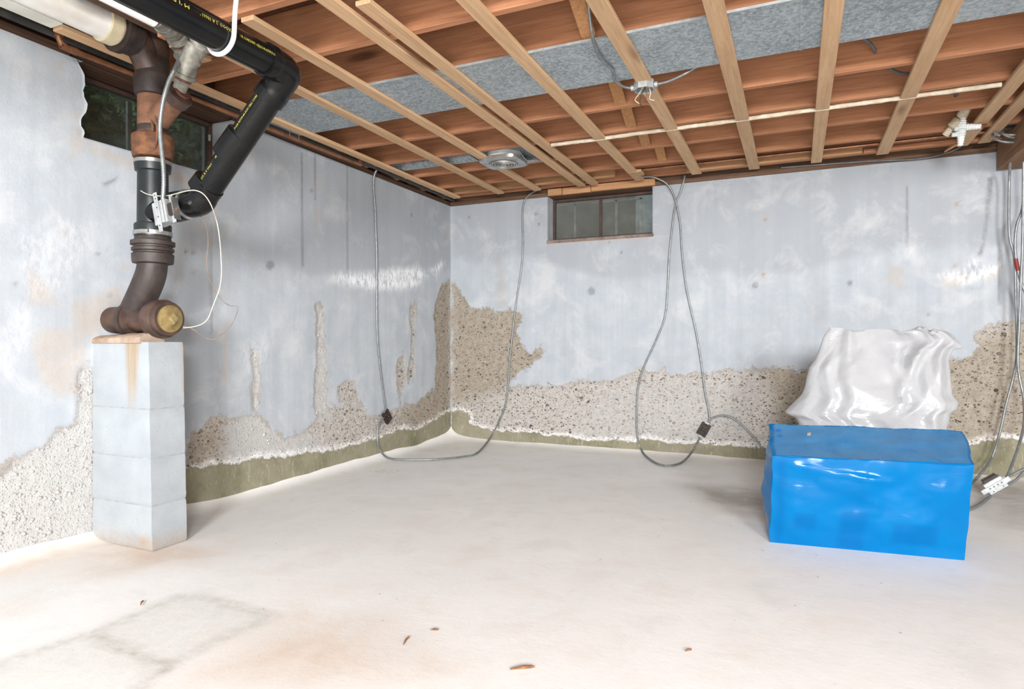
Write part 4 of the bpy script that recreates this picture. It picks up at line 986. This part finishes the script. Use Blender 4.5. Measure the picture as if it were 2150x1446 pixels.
# ---- copper and black pipes along the left wall
tag(MB().tube([(XL + .055, -1.6, 2.262), (XL + .055, YB - .03, 2.262)], .022, 16).build('supply_pipe', 'dust_abs', None, True), 'straight black pipe running along the top of the left wall', 'pipe')
cx_ = XL + .095
cpp = [(cx_, 1.70, 2.48), (cx_, 1.70, 2.30), (cx_, 1.702, 2.225), (cx_, 1.735, 2.202), (cx_, 1.80, 2.200), (cx_, 2.8, 2.206), (cx_, 3.70, 2.214), (cx_, 3.755, 2.222), (cx_, 3.765, 2.26), (cx_, 3.765, 2.385), (cx_ + .004, 3.765, 2.41), (cx_ - .03, 3.765, 2.415), (cx_ - .2, 3.765, 2.415)]
cp = thing('copper_pipe', 'copper pipe along the left wall crossing the window, bent up at both ends', 'pipe', (cx_, 2.7, 2.19))
MB().tube(spline(cpp, .012), .0135, 14).build('pipe_run', 'copper', cp, True)
for o_, d_ in (((cx_, 1.70, 2.235), (0, 0, 1)), ((cx_, 1.745, 2.2005), (0, 1, 0)), ((cx_, 3.765, 2.25), (0, 0, 1)), ((cx_, 3.765, 2.37), (0, 0, 1))):
    MB().lathe(o_, d_, [(0, .0135), (.001, .0165), (.03, .0165), (.031, .0135)], 16).build('elbow_collar', 'copper', cp, True)
for y in (3.05, 3.13):
    tag(MB().tube(spline([(cx_ + .015, y, 2.205), (cx_ + .02, y - .01, 2.30), (cx_ + .01, y, 2.36)], .02), .0018, 6).build('hanger_wire', 'wirethin', None, True), ('thin wire holding up the copper pipe, nearer the window' if y < 3.1 else 'thin wire holding up the copper pipe, nearer the corner'), 'wire')
# copper pipe along the back wall
c2 = thing('copper_pipe', 'long copper pipe running along the back wall under the joists', 'pipe', (.2, 4.93, 2.25))
MB().tube([(-1.13, 4.93, 2.264), (.3, 4.93, 2.262), (1.2, 4.93, 2.262)], .011, 14).build('pipe_run', 'copper', c2, True)

# ---- wrapped thin pipe under the joist
pr = [(-1.50 + (2.46) * i / 120, 4.003 + .002 * nz_(i * .3, 2, 12), ZS1 - .011 + .003 * nz_(i * .25, 5, 13)) for i in range(121)]
tag(MB().tube(pr, [.0125 * (1 + .35 * nz_(i * .8, 8, 14)) for i in range(121)], 10).build('wrapped_pipe', 'foam', None, True), 'thin pipe in ragged off-white wrapping running below the joists', 'pipe')

# ---- sheet metal duct between two joists
duct = thing('air_duct', 'wide galvanised sheet metal duct panning across the underside of two joists', 'duct', (-.6, 2.94, ZS1))
seams = [-2.93, -1.05, .02, 1.22]
for a, b in zip(seams[:-1], seams[1:]):
    MB().box(a + .001, b - .001, 2.700, 3.172, ZS1 - .006, ZS1 - .001).build('duct_panel', 'sheet', duct)
    MB().box(a + .001, b - .001, 2.694, 2.7005, ZS1 - .008, ZS1 + .003).build('edge_flange', 'boxsteel', duct)
for x in seams[1:-1]:
    MB().box(x - .006, x + .006, 2.700, 3.172, ZS1 - .0085, ZS1 - .006).build('seam', 'sheet', duct)

# ---- round duct and ceiling fixture
rd = thing('round_duct', 'round galvanised duct in the joist bay beside the ceiling fan', 'duct', (-2.5, 4.19, 2.26))
MB().tube([(XL + .02, 4.19, 2.31), (-2.12, 4.19, 2.31)], .048, 22).build('duct_pipe', 'sheet', rd, True)
MB().lathe((-2.40, 4.19, 2.31), (1, 0, 0), [(0, .048), (.004, .053), (.03, .053), (.034, .048)], 22).build('duct_collar', 'sheet', rd, True)
fan = thing('ceiling_fan', 'square metal ceiling fan with a white drum and ringed grille, hanging between the joists', 'exhaust fan', (-1.95, 4.21, 2.24))
MB().box(-2.13, -1.69, 3.99, 4.35, ZS1 + .035, ZS1 + .042).build('mounting_plate', 'sheet', fan)
for a in ((-2.13, -1.69, 4.345, 4.35), (-2.13, -2.125, 3.99, 4.35), (-1.695, -1.69, 3.99, 4.35)):
    MB().box(*a, ZS1 - .004, ZS1 + .04).build('housing_side', 'sheet', fan)
MB().box(-2.10, -1.72, 4.30, 4.345, ZS1 - .003, ZS1 + .001).build('mounting_flange', 'sheet', fan)
fc = (-1.945, 4.195)
MB().lathe((fc[0], fc[1], ZS0 + .012), (0, 0, 1), [(0, .125), (.004, .128), (.075, .122), (.08, .115)], 40).build('drum', 'enamel', fan, True)
b = MB(); n = 48; V = []
for z_, sc_ in ((ZS0 - .012, 1.0), (ZS0 - .016, .97), (ZS0 + .008, 1.02), (ZS0 + .012, 1.0)):
    for k in range(n):
        a = 2 * math.pi * k / n; ca, sa = math.cos(a), math.sin(a)
        V.append((fc[0] + .152 * sc_ * math.copysign(abs(ca) ** .38, ca), fc[1] + .142 * sc_ * math.copysign(abs(sa) ** .38, sa), z_))
ring = lambda i, j: [(i * n + k, i * n + (k + 1) % n, j * n + (k + 1) % n, j * n + k) for k in range(n)]
b.add(V, ring(1, 0) + ring(0, 2) + ring(2, 3) + [tuple(range(2 * n - 1, n - 1, -1)), tuple(3 * n + k for k in range(n))]); b.build('trim_plate', 'steel', fan, True, auto=20)
MB().lathe((fc[0], fc[1], ZS0 - .0155), (0, 0, -1), [(0, .108), (.002, .106)], 40).build('grille_recess', 'cabledark', fan, True)
for r_ in (.098, .082, .062, .042):
    MB().tube([(fc[0] + r_ * math.cos(a), fc[1] + r_ * .95 * math.sin(a), ZS0 - .021) for a in np.linspace(0, 2 * math.pi, 41)], .006, 8, False).build('grille_ring', 'steel', fan, True)
MB().lathe((fc[0], fc[1], ZS0 - .012), (0, 0, -1), [(0, .028), (.010, .027), (.018, .02), (.022, .008)], 20).build('grille_knob', 'steel', fan, True)
for k in range(12):
    a = 2 * math.pi * (k + .5) / 12
    MB().lathe((fc[0] + .09 * math.cos(a), fc[1] + .086 * math.sin(a), ZS0 - .016), (0, 0, -1), [(0, .004), (.006, .003)], 8).build('grille_stud', 'steel', fan, True)
MB().tube(spline([(fc[0] + .150, fc[1] - .08, ZS0 + .055), (fc[0] + .165, fc[1] - .02, ZS0 + .01), (fc[0] + .168, fc[1] + .05, ZS0 + .0), (fc[0] + .150, fc[1] + .10, ZS0 - .01)], .01), .004, 8).build('spring_clip', 'steel', fan, True)

# ---- octagonal ceiling junction box
jx, jy, jz = -.708, 3.235 + .0, 2.205
jb = thing('junction_box', 'octagonal steel junction box with loose wires on the ceiling', 'junction box', (jx, jy, jz))
n = 8; V = []
for z_, r_ in ((jz, .054), (jz + .045, .054), (jz + .045, .050), (jz + .003, .050), (jz, .050)):
    V += [(jx + r_ * math.cos(math.pi / 8 + k * math.pi / 4), jy + r_ * math.sin(math.pi / 8 + k * math.pi / 4), z_) for k in range(n)]
b = MB(); rr = lambda i, j: [(i * n + k, i * n + (k + 1) % n, j * n + (k + 1) % n, j * n + k) for k in range(n)]
V2 = V[:8] + V[8:16] + [(x_[0], x_[1], jz + .041) for x_ in V[16:24]] + V[32:40]
b.add(V2, rr(0, 1) + rr(2, 3) + rr(3, 0) + [tuple(8 + k for k in range(8)), tuple(16 + k for k in range(7, -1, -1))]); b.build('box_body', 'boxsteel', jb, bevel=.001)
for sx_ in (-1, 1): MB().lathe((jx + .052 * sx_, jy, jz + .022), (sx_, 0, 0), [(0, .014), (.016, .014), (.017, .010)], 12).build('cable_connector', 'boxsteel', jb, True)
for i, (mt, pts) in enumerate((('wire', [(0, 0, .03), (-.03, .01, -.01), (-.055, .03, -.03), (-.035, .05, -.045)]), ('black', [(.01, 0, .03), (-.02, .015, -.02), (-.03, .03, -.05), (-.02, .05, -.06)]), ('wire', [(.02, 0, .03), (.03, .01, -.015), (.02, .03, -.035), (.04, .05, -.04)]), ('copper', [(.0, 0, .03), (.01, .01, -.02), (-.005, .04, -.05), (.02, .06, -.06)]))):
    MB().tube(spline([Vector((jx, jy, jz)) + Vector(p_) for p_ in pts], .008), .0021, 6).build('loose_wire', mt, jb, True)
cable('armoured_cable', [(jx - .065, jy, jz + .022), (jx - .10, jy - .03, jz + .025), (jx - .125, jy - .12, jz + .03), (jx - .105, jy - .22, jz + .035), (jx - .12, jy - .36, jz + .03), (jx - .11, jy - .5, jz + .035), (jx - .09, jy - .62, jz + .045), (jx - .085, jy - .70, ZS1 + .12)], .0075, 'conduit', 'short armoured cable curving from the ceiling junction box over the duct edge')
cable('armoured_cable', [(jx + .068, jy, jz + .022), (jx + .12, jy - .005, jz + .024), (jx + .20, jy - .02, jz + .04), (jx + .28, jy - .02, ZS1 + .03), (jx + .33, jy + .0, ZS1 + .12)], .0075, 'conduit', 'short armoured cable rising from the right side of the ceiling junction box')
# grey cables threaded through the joists
for pts, lab in (([(1805, 72), (1815, 82), (1828, 92), (1836, 104)], 'short grey cable dipping from the duct into a joist hole'), ([(1862, 140), (1880, 150), (1900, 155), (1925, 156)], 'short grey cable sagging between joists beside a furring strip'), ([(1960, 190), (1975, 194), (1995, 195), (2008, 196)], 'short grey cable entering a joist hole above the taped pipe tee')):
    yb = {1805: 3.50, 1862: 3.90, 1960: 4.30}[pts[0][0]]
    q = [ony(x, y, yb + .03 * (i - 3)) for i, (x, y) in enumerate(pts)]
    q[0].z += .01
    tag(MB().tube(spline([q[0] + Vector((-.03, -.06, .05))] + q + [q[-1] + Vector((.01, .08, .004))], .015), .008, 8).build('grey_cable', 'cabledark', None, True), lab, 'cable')

# ---- taped pipe tee at right
tp = thing('taped_pipe_tee', 'pipe tee wrapped in bright white tape under the joists at right', 'pipe', ony(2020, 300, 4.62))
T = lambda x, y, yy=4.62: ony(x, y, yy)
def wrapt(p0, p1, r0, r1, n=26): return [p0.lerp(p1, i / n) for i in range(n + 1)], [(r0 + (r1 - r0) * i / n) * (1 + .13 * ((i % 3) - 1)) for i in range(n + 1)]
for p0, p1, r0, r1, nm, mt in ((T(2021, 246), T(2019, 275), .017, .028, 'tape_wrap', 'tape'), (T(2019, 275), T(2016, 306), .024, .014, 'tape_wrap', 'tape'), (T(2022, 267), T(2060, 265), .022, .014, 'tape_wrap', 'tape'), (T(2058, 265), T(2072, 263), .012, .010, 'bare_end', 'copper'),
                              (T(2057, 176, 4.35), T(2040, 212, 4.5), .028, .024, 'insulation', 'foam'), (T(2040, 210, 4.5), T(2030, 226, 4.56), .016, .014, 'black_sleeve', 'black'), (T(2031, 225, 4.56), T(2020, 242, 4.62), .024, .028, 'valve_body', 'foam'),
                              (T(2012, 252), T(1997, 266), .026, .022, 'insulation', 'foam'), (T(2002, 262, 4.66), T(1985, 284, 4.7), .018, .020, 'insulation', 'foam'), (T(2018, 272), T(2004, 270), .016, .014, 'side_cap', 'tape'), (T(2016, 281), T(1998, 283), .016, .013, 'side_cap', 'tape')):
    a, r_ = wrapt(p0, p1, r0, r1, 18); MB().tube(a, r_, 14).build(nm, mt, tp, True, auto=70)
s0 = onz(1983, 320, 2.20); 
tag(MB().tube([ony(1983, 319, 5.10), ony(2000, 308, 5.09), ony(2012, 300, 5.08)], [.007, .011, .006], 5).build('wood_shim', 'blocky', None), 'orange wood splinter poking down below the taped tee', 'splinter')
tag(MB().tube(spline([ony(1640, 352, YB - .03), ony(1730, 345, YB - .04), ony(1830, 338, YB - .035), ony(1920, 334, YB - .04), ony(1975, 325, YB - .05), ony(2010, 312, YB - .06), ony(2020, 303, YB - .07)], .03), .006, 8).build('black_cable', 'cabledark', None, True), 'dark cable stapled along the sill above the back wall', 'cable')

# ---- armoured cables hanging on the left and back walls
Rw = .0085
def lw(x, y, off=.014): return onx(x, y, XL + off)
def bw(x, y, off=.014):
    p_ = ony(x, y, YB - off)
    if p_.z > .075: return p_
    g_ = onz(x, y, .013)
    if g_.y > YB - .02: return p_
    k_ = .028 * math.exp(-(YB - g_.y) / .05)
    return onz(x, y, .013 + k_)
def outlet(name, p, du, dv, dn, label, w_=.038, h_=.052, par=None):
    """shallow steel handy box with brown receptacle; du, dv in plane, dn toward room"""
    r_ = thing(name, label, 'outlet box', p)
    MB().obox(p + dn * .012, du * w_, dv * h_, dn * .012).build('box_body', 'bakelite', r_, bevel=.003)
    for k in (-1, 1):
        MB().obox(p + dn * .026 + dv * h_ * .45 * k, du * w_ * .62, dv * h_ * .32, dn * .004).build('receptacle', 'bakelite', r_, bevel=.003)
        MB().obox(p + dn * .016 + dv * (h_ + .006) * k, du * w_ * .45, dv * .009, dn * .002).build('mounting_ear', 'steel', r_, bevel=.001)
    MB().lathe(p + dn * .026, dn, [(0, .004), (.003, .003)], 8).build('cover_screw', 'steel', r_, True)
    return r_
ob = lw(810, 874, .006); a = math.radians(38)
outlet('outlet_box', ob, Vector((0, math.cos(a), math.sin(a))), Vector((0, -math.sin(a), math.cos(a))), Vector((1, 0, 0)), 'small dark outlet box hanging on the left wall near the corner')
cable('armoured_cable', [(XL + .10, onx(800, 352, XL).y, ZS1 + .06), lw(797, 352, .06), lw(787, 364, .03), lw(784, 385), lw(787, 430), lw(789, 480), lw(791, 540), lw(791, 600), lw(791, 650), lw(792, 700), lw(797, 760), lw(804, 815), lw(810, 862, .016)], Rw, 'conduit', 'armoured cable hanging straight down the left wall to the dark outlet box')
cable('armoured_cable', [lw(806, 876, .016), lw(797, 888), lw(792, 905), lw(794, 935, .02), lw(803, 952, .03), onz(822, 963, .020), onz(880, 965, .014), onz(930, 963, .014), onz(975, 958, .016), onz(1003, 950, .02), bw(1030, 918, .04), bw(1052, 875), bw(1064, 835), bw(1070, 760), bw(1077, 690), bw(1086, 620), bw(1095, 560), bw(1098, 510), bw(1097, 460), bw(1100, 425), bw(1112, 408, .02), bw(1128, 399, .05), Vector((bw(1140, 390, .08).x, YB - .12, ZS1 + .02))], Rw, 'conduit', 'armoured cable looping over the floor from left outlet to left of the back window')
ob2 = bw(1478, 901, .006); a = math.radians(-28)
outlet('outlet_box', ob2, Vector((math.cos(a), 0, math.sin(a))), Vector((-math.sin(a), 0, math.cos(a))), Vector((0, -1, 0)), 'small dark outlet box hanging low on the back wall left of the blue box')
cable('armoured_cable', [Vector((bw(1350, 370).x, YB - .16, ZS1 + .005)), bw(1372, 372, .09), bw(1398, 384, .05), bw(1410, 400, .03), bw(1420, 428, .024), bw(1428, 470), bw(1432, 530), bw(1442, 610), bw(1460, 690), bw(1472, 760), bw(1480, 820), bw(1489, 865), bw(1490, 885), bw(1487, 893, .016)], Rw, 'conduit', 'armoured cable dropping from the right of the back window to the low outlet box')
cable('armoured_cable', [Vector((bw(1440, 362).x, YB - .06, ZS1)), bw(1436, 378, .03), bw(1428, 405, .016), bw(1418, 430, .010), bw(1412, 470), bw(1405, 540), bw(1402, 600), bw(1396, 665), bw(1375, 720), bw(1352, 770), bw(1340, 810), bw(1337, 860), bw(1338, 915), bw(1347, 945, .02), bw(1362, 962, .04), bw(1385, 975, .05), bw(1410, 977, .05), bw(1435, 968, .04), bw(1455, 945, .02), bw(1470, 918, .016), bw(1475, 910, .016)], Rw, 'conduit', 'armoured cable in a long open loop to the floor left of the low outlet box')
cable('armoured_cable', [bw(1482, 892, .016), bw(1495, 878), bw(1515, 872), bw(1535, 876), bw(1555, 890), bw(1580, 915), bw(1598, 938), bw(1618, 965, .03), bw(1650, 985, .06), onz(1700, 985, .009)], Rw, 'conduit', 'armoured cable arching from the low outlet box down behind the blue box')

# right hand bundle
q = lambda x, y, yy=5.12: ony(x, y, yy)
kx = q(2130, 283, 5.02)
coil = MB(); pts = []
for i in range(70):
    a = 2 * math.pi * i / 20 + 1; g_ = .8 + .35 * math.sin(i * .21)
    pts.append(q(2130, 278, 4.92) + Vector((.115 * g_ * math.cos(a) + .015 * math.sin(i * .13), .05 * math.sin(a + .6) - .0006 * i, .062 * g_ * math.sin(a) - .012 * math.sin(i * .17))))
p_, r_ = ribbed(pts, Rw); coil.tube(p_, r_, 7)
tag(coil.build('cable_coil', 'conduit', None, True, auto=80), 'coil of armoured cable hung beside the girder in the upper right corner', 'cable')
cable('armoured_cable', [q(2128, 300, 4.95), q(2121, 345, 5.05), q(2119, 380), q(2118, 450), q(2120, 500), q(2130, 545), q(2133, 640), q(2135, 740), q(2128, 790), q(2112, 850), q(2100, 905), q(2083, 960), q(2062, 990, 5.0), onz(2040, 1014, .016), onz(2010, 1030, .016)], .009, 'conduit', 'armoured cable hanging from the coil and curving behind the right end of the box')
cable('armoured_cable', [q(2150, 300, 4.95), q(2149, 340, 5.05), q(2147, 500, 5.08), q(2143, 600, 5.08), q(2140, 680, 5.08), q(2137, 750, 5.08), q(2140, 790, 5.06), q(2149, 835, 5.04), q(2150, 890, 4.95), q(2140, 932, 4.86), q(2125, 975, 4.74), q(2113, 1004, 4.66)], .009, 'conduit', 'armoured cable hanging at the right edge down to the grey switch box by the floor')
c3 = cable('armoured_cable', [q(2150, 400, 5.1), q(2146, 440, 5.1), q(2135, 472, 5.1), q(2131, 512, 5.1), q(2135, 556, 5.1), q(2143, 590, 5.1), q(2156, 625, 5.1), q(2168, 680, 5.1)], .009, 'conduit', 'armoured cable with a band of red tape crossing behind the others at the right edge')
ta, tb = q(2132.5, 543, 5.1), q(2138, 568, 5.1); MB().tube([ta, q(2135, 556, 5.1), tb], .0115, 10).build('tape_band', 'redtape', c3, True)
sbx = onz(2088, 1017, .066); ys = sbx.y
du_, dv_ = Vector((.72, 0, .55)).normalized(), Vector((-.55, 0, .72)).normalized(); dn_ = Vector((0, -1, 0))
sw = thing('switch_box', 'grey steel switch box on its side by the floor at the right edge', 'outlet box', (sbx.x, sbx.y, .0))
MB().obox(sbx, du_ * .055, dv_ * .036, dn_ * .028).build('box_body', 'boxsteel', sw, bevel=.003)
MB().obox(sbx + dn_ * .03, du_ * .085, dv_ * .014, dn_ * .0015).build('bracket_strap', 'boxsteel', sw, bevel=.001)
MB().obox(sbx + dv_ * .043, du_ * .042, dv_ * .012, dn_ * .02).build('receptacle', 'bakelite', sw, bevel=.003)
MB().obox(sbx + du_ * .045 + dv_ * -.004 + dn_ * .02, du_ * .016, dv_ * .014, dn_ * .012).build('cable_clamp', 'boxsteel', sw, bevel=.002)
for k in (-.035, -.012, .012, .035): MB().lathe(sbx + dn_ * .0315 + du_ * k, dn_, [(0, .005), (.001, .005)], 10).build('knockout', 'cabledark', sw)
for k in (-.03, .03): MB().lathe(sbx + dn_ * .028 + du_ * k - dv_ * .024, dn_, [(0, .0035), (.0012, .003)], 8).build('screw_hole', 'black', sw)
cable('armoured_cable', [onz(2080, 1041, .02), onz(2062, 1056, .014), onz(2040, 1068, .013), onz(2010, 1076, .013)], .009, 'conduit', 'armoured cable running on the floor from the grey switch box to behind the blue box')
cable('armoured_cable', [ony(2112, 1003, ys), ony(2130, 994, ys + .02), ony(2150, 984, ys + .04), ony(2175, 975, ys + .06)], .009, 'conduit', 'armoured cable rising to the right from the grey switch box, upper of two')
cable('armoured_cable', [ony(2110, 1021, ys + .01), ony(2125, 1013, ys + .03), ony(2138, 1003, ys + .05), ony(2150, 990, ys + .07), ony(2170, 975, ys + .09)], .009, 'conduit', 'armoured cable rising to the right from the grey switch box, lower of two')

# ---- flexible cable and switch on the drain stack
fy_ = SY - .105
cable('armoured_cable', [ony(377, 125, fy_ + .05), ony(366, 148, fy_), ony(354, 172, fy_), ony(344, 205, fy_), ony(338, 240, fy_), ony(336, 275, fy_), ony(339, 310, fy_), ony(343, 350, fy_), ony(344, 390, fy_), ony(341, 428, fy_)], .0105, 'conduit', 'armoured cable hanging in front of the drain stack down to the light switch')
so = ony(343, 448, fy_ - .0); u_ = Vector((.97, .05, .24)).normalized(); v_ = Vector((-.22, 0, .97)).normalized(); v_ = (v_ - u_ * v_.dot(u_)).normalized(); n_ = u_.cross(v_)
if n_.y > 0: n_ = -n_
ls = thing('light_switch', 'bare steel light switch box on a bracket in front of the drain stack', 'switch', so)
MB().obox(so - u_ * .004, u_ * .028, v_ * .050, n_ * .024).build('box_body', 'boxsteel', ls, bevel=.002)
MB().obox(so + n_ * .027, u_ * .011, v_ * .088, n_ * .0015).build('bracket_strap', 'boxsteel', ls, bevel=.001)
MB().obox(so + u_ * .034, u_ * .006, v_ * .052, n_ * .022).build('side_plate', 'boxsteel', ls, bevel=.001)
MB().obox(so + u_ * .056, u_ * .013, v_ * .026, n_ * .016).build('switch_body', 'bakelite', ls, bevel=.002)
for k in (-1, 1): MB().obox(so + u_ * .060 + v_ * .044 * k + n_ * .004, u_ * .010, v_ * .016, n_ * .0015).build('mounting_ear', 'boxsteel', ls, bevel=.001)
MB().obox(so + u_ * .074, u_ * .0015, v_ * .05, n_ * .018).build('yoke', 'steel', ls, bevel=.001)
MB().tube([so + u_ * .068, so + u_ * .082 - v_ * .008], .004, 8).build('toggle', 'twig', ls, True)
for k in (-.06, -.02, .02, .06, .075): MB().lathe(so + n_ * .0285 + v_ * k, n_, [(0, .003), (.001, .003)], 8).build('screw_hole', 'black', ls)

wy = SY - .08
tag(MB().tube(spline([ony(287, 383, SY), ony(291, 396, SY - .05), ony(308, 407, wy), ony(330, 411, wy), ony(350, 411, wy), ony(375, 405, wy), ony(396, 400, wy), ony(412, 400, wy), ony(428, 408, wy), ony(443, 430, wy), ony(455, 465, SY), ony(461, 500, SY), ony(464, 540, SY), ony(465, 575, SY), ony(461, 605, SY), ony(455, 622, SY), ony(446, 645, SY), ony(437, 668, SY), ony(424, 680, SY), ony(405, 686, SY), ony(385, 688, SY)], .015), .0021, 7).build('bell_wire', 'wire', None, True), 'cream wire wrapped round the stack and drooping down to the cleanout plug', 'wire')
tag(MB().tube(spline([ony(404, 440, SY + .02), ony(422, 455, SY + .02), ony(434, 480, SY + .02), ony(437, 510, SY + .02), ony(434, 545, SY + .02), ony(438, 580, SY + .02), ony(447, 600, SY + .02), ony(456, 618, SY + .01), ony(470, 634, SY + .02), ony(485, 642, SY + .02), ony(499, 643, SY + .02), ony(498, 655, SY + .02), ony(487, 680, SY + .02), ony(470, 698, SY + .02), ony(450, 712, SY + .02), ony(430, 708, SY + .02), ony(412, 695, SY + .02), ony(398, 688, SY + .01), ony(384, 684, SY)], .015), .0016, 6).build('bell_wire', 'wirethin', None, True), 'thin brown wire curling loosely beside the cleanout plug', 'wire')

# ---- bits on the floor
for (x, y, ln, an, r_, lab) in ((1097, 1402, .035, .6, .004, 'short brown splinter lying on the floor in the centre foreground'), (852, 1344, .03, 1.9, .003, 'pale wood sliver on the floor left of the centre foreground'), (297, 1265, .022, 2.4, .003, 'small rusty chip on the floor near the patched concrete'), (912, 1322, .012, .3, .003, 'tiny tan crumb on the floor beyond the pale sliver'), (1445, 1365, .012, .9, .003, 'tiny brown crumb on the floor right of the centre foreground')):
    c = onz(x, y, .006); d_ = Vector((math.cos(an), math.sin(an), 0))
    tag(MB().tube([c - d_ * ln, c + Vector((0, 0, .002)), c + d_ * ln * .6 + Vector((.003, .002, .001)), c + d_ * ln], [r_ * .4, r_, r_ * .9, r_ * .3], 6).build('debris', 'twig', None), lab, 'debris')
b = MB(); r = np.random.default_rng(9)
for k in range(240):
    if k < 120: p_ = Vector((r.uniform(-2.8, 1.6), r.uniform(1.2, 5.0), .0))
    elif k < 190: c = onz(2110, 1090, 0); p_ = Vector((c.x + r.normal() * .15, c.y + r.normal() * .12, 0))
    else: c = onz(810, 990, 0); p_ = Vector((c.x + r.normal() * .06, c.y + r.normal() * .04, 0))
    if -.2 < p_.x < .95 and 3.1 < p_.y < 4.1: continue
    s_ = r.uniform(.0012, .0035); b.tube([p_ + Vector((-s_, 0, .001)), p_ + Vector((0, s_ * .3, s_ * .7 + .002)), p_ + Vector((s_, 0, .001))], [s_ * .3, s_ * .6, s_ * .2], 4)
gr = b.build('floor_grit', 'tan_mortar', floor); gr['kind'] = 'stuff'; gr['label'] = 'scattered crumbs of mortar and grit'
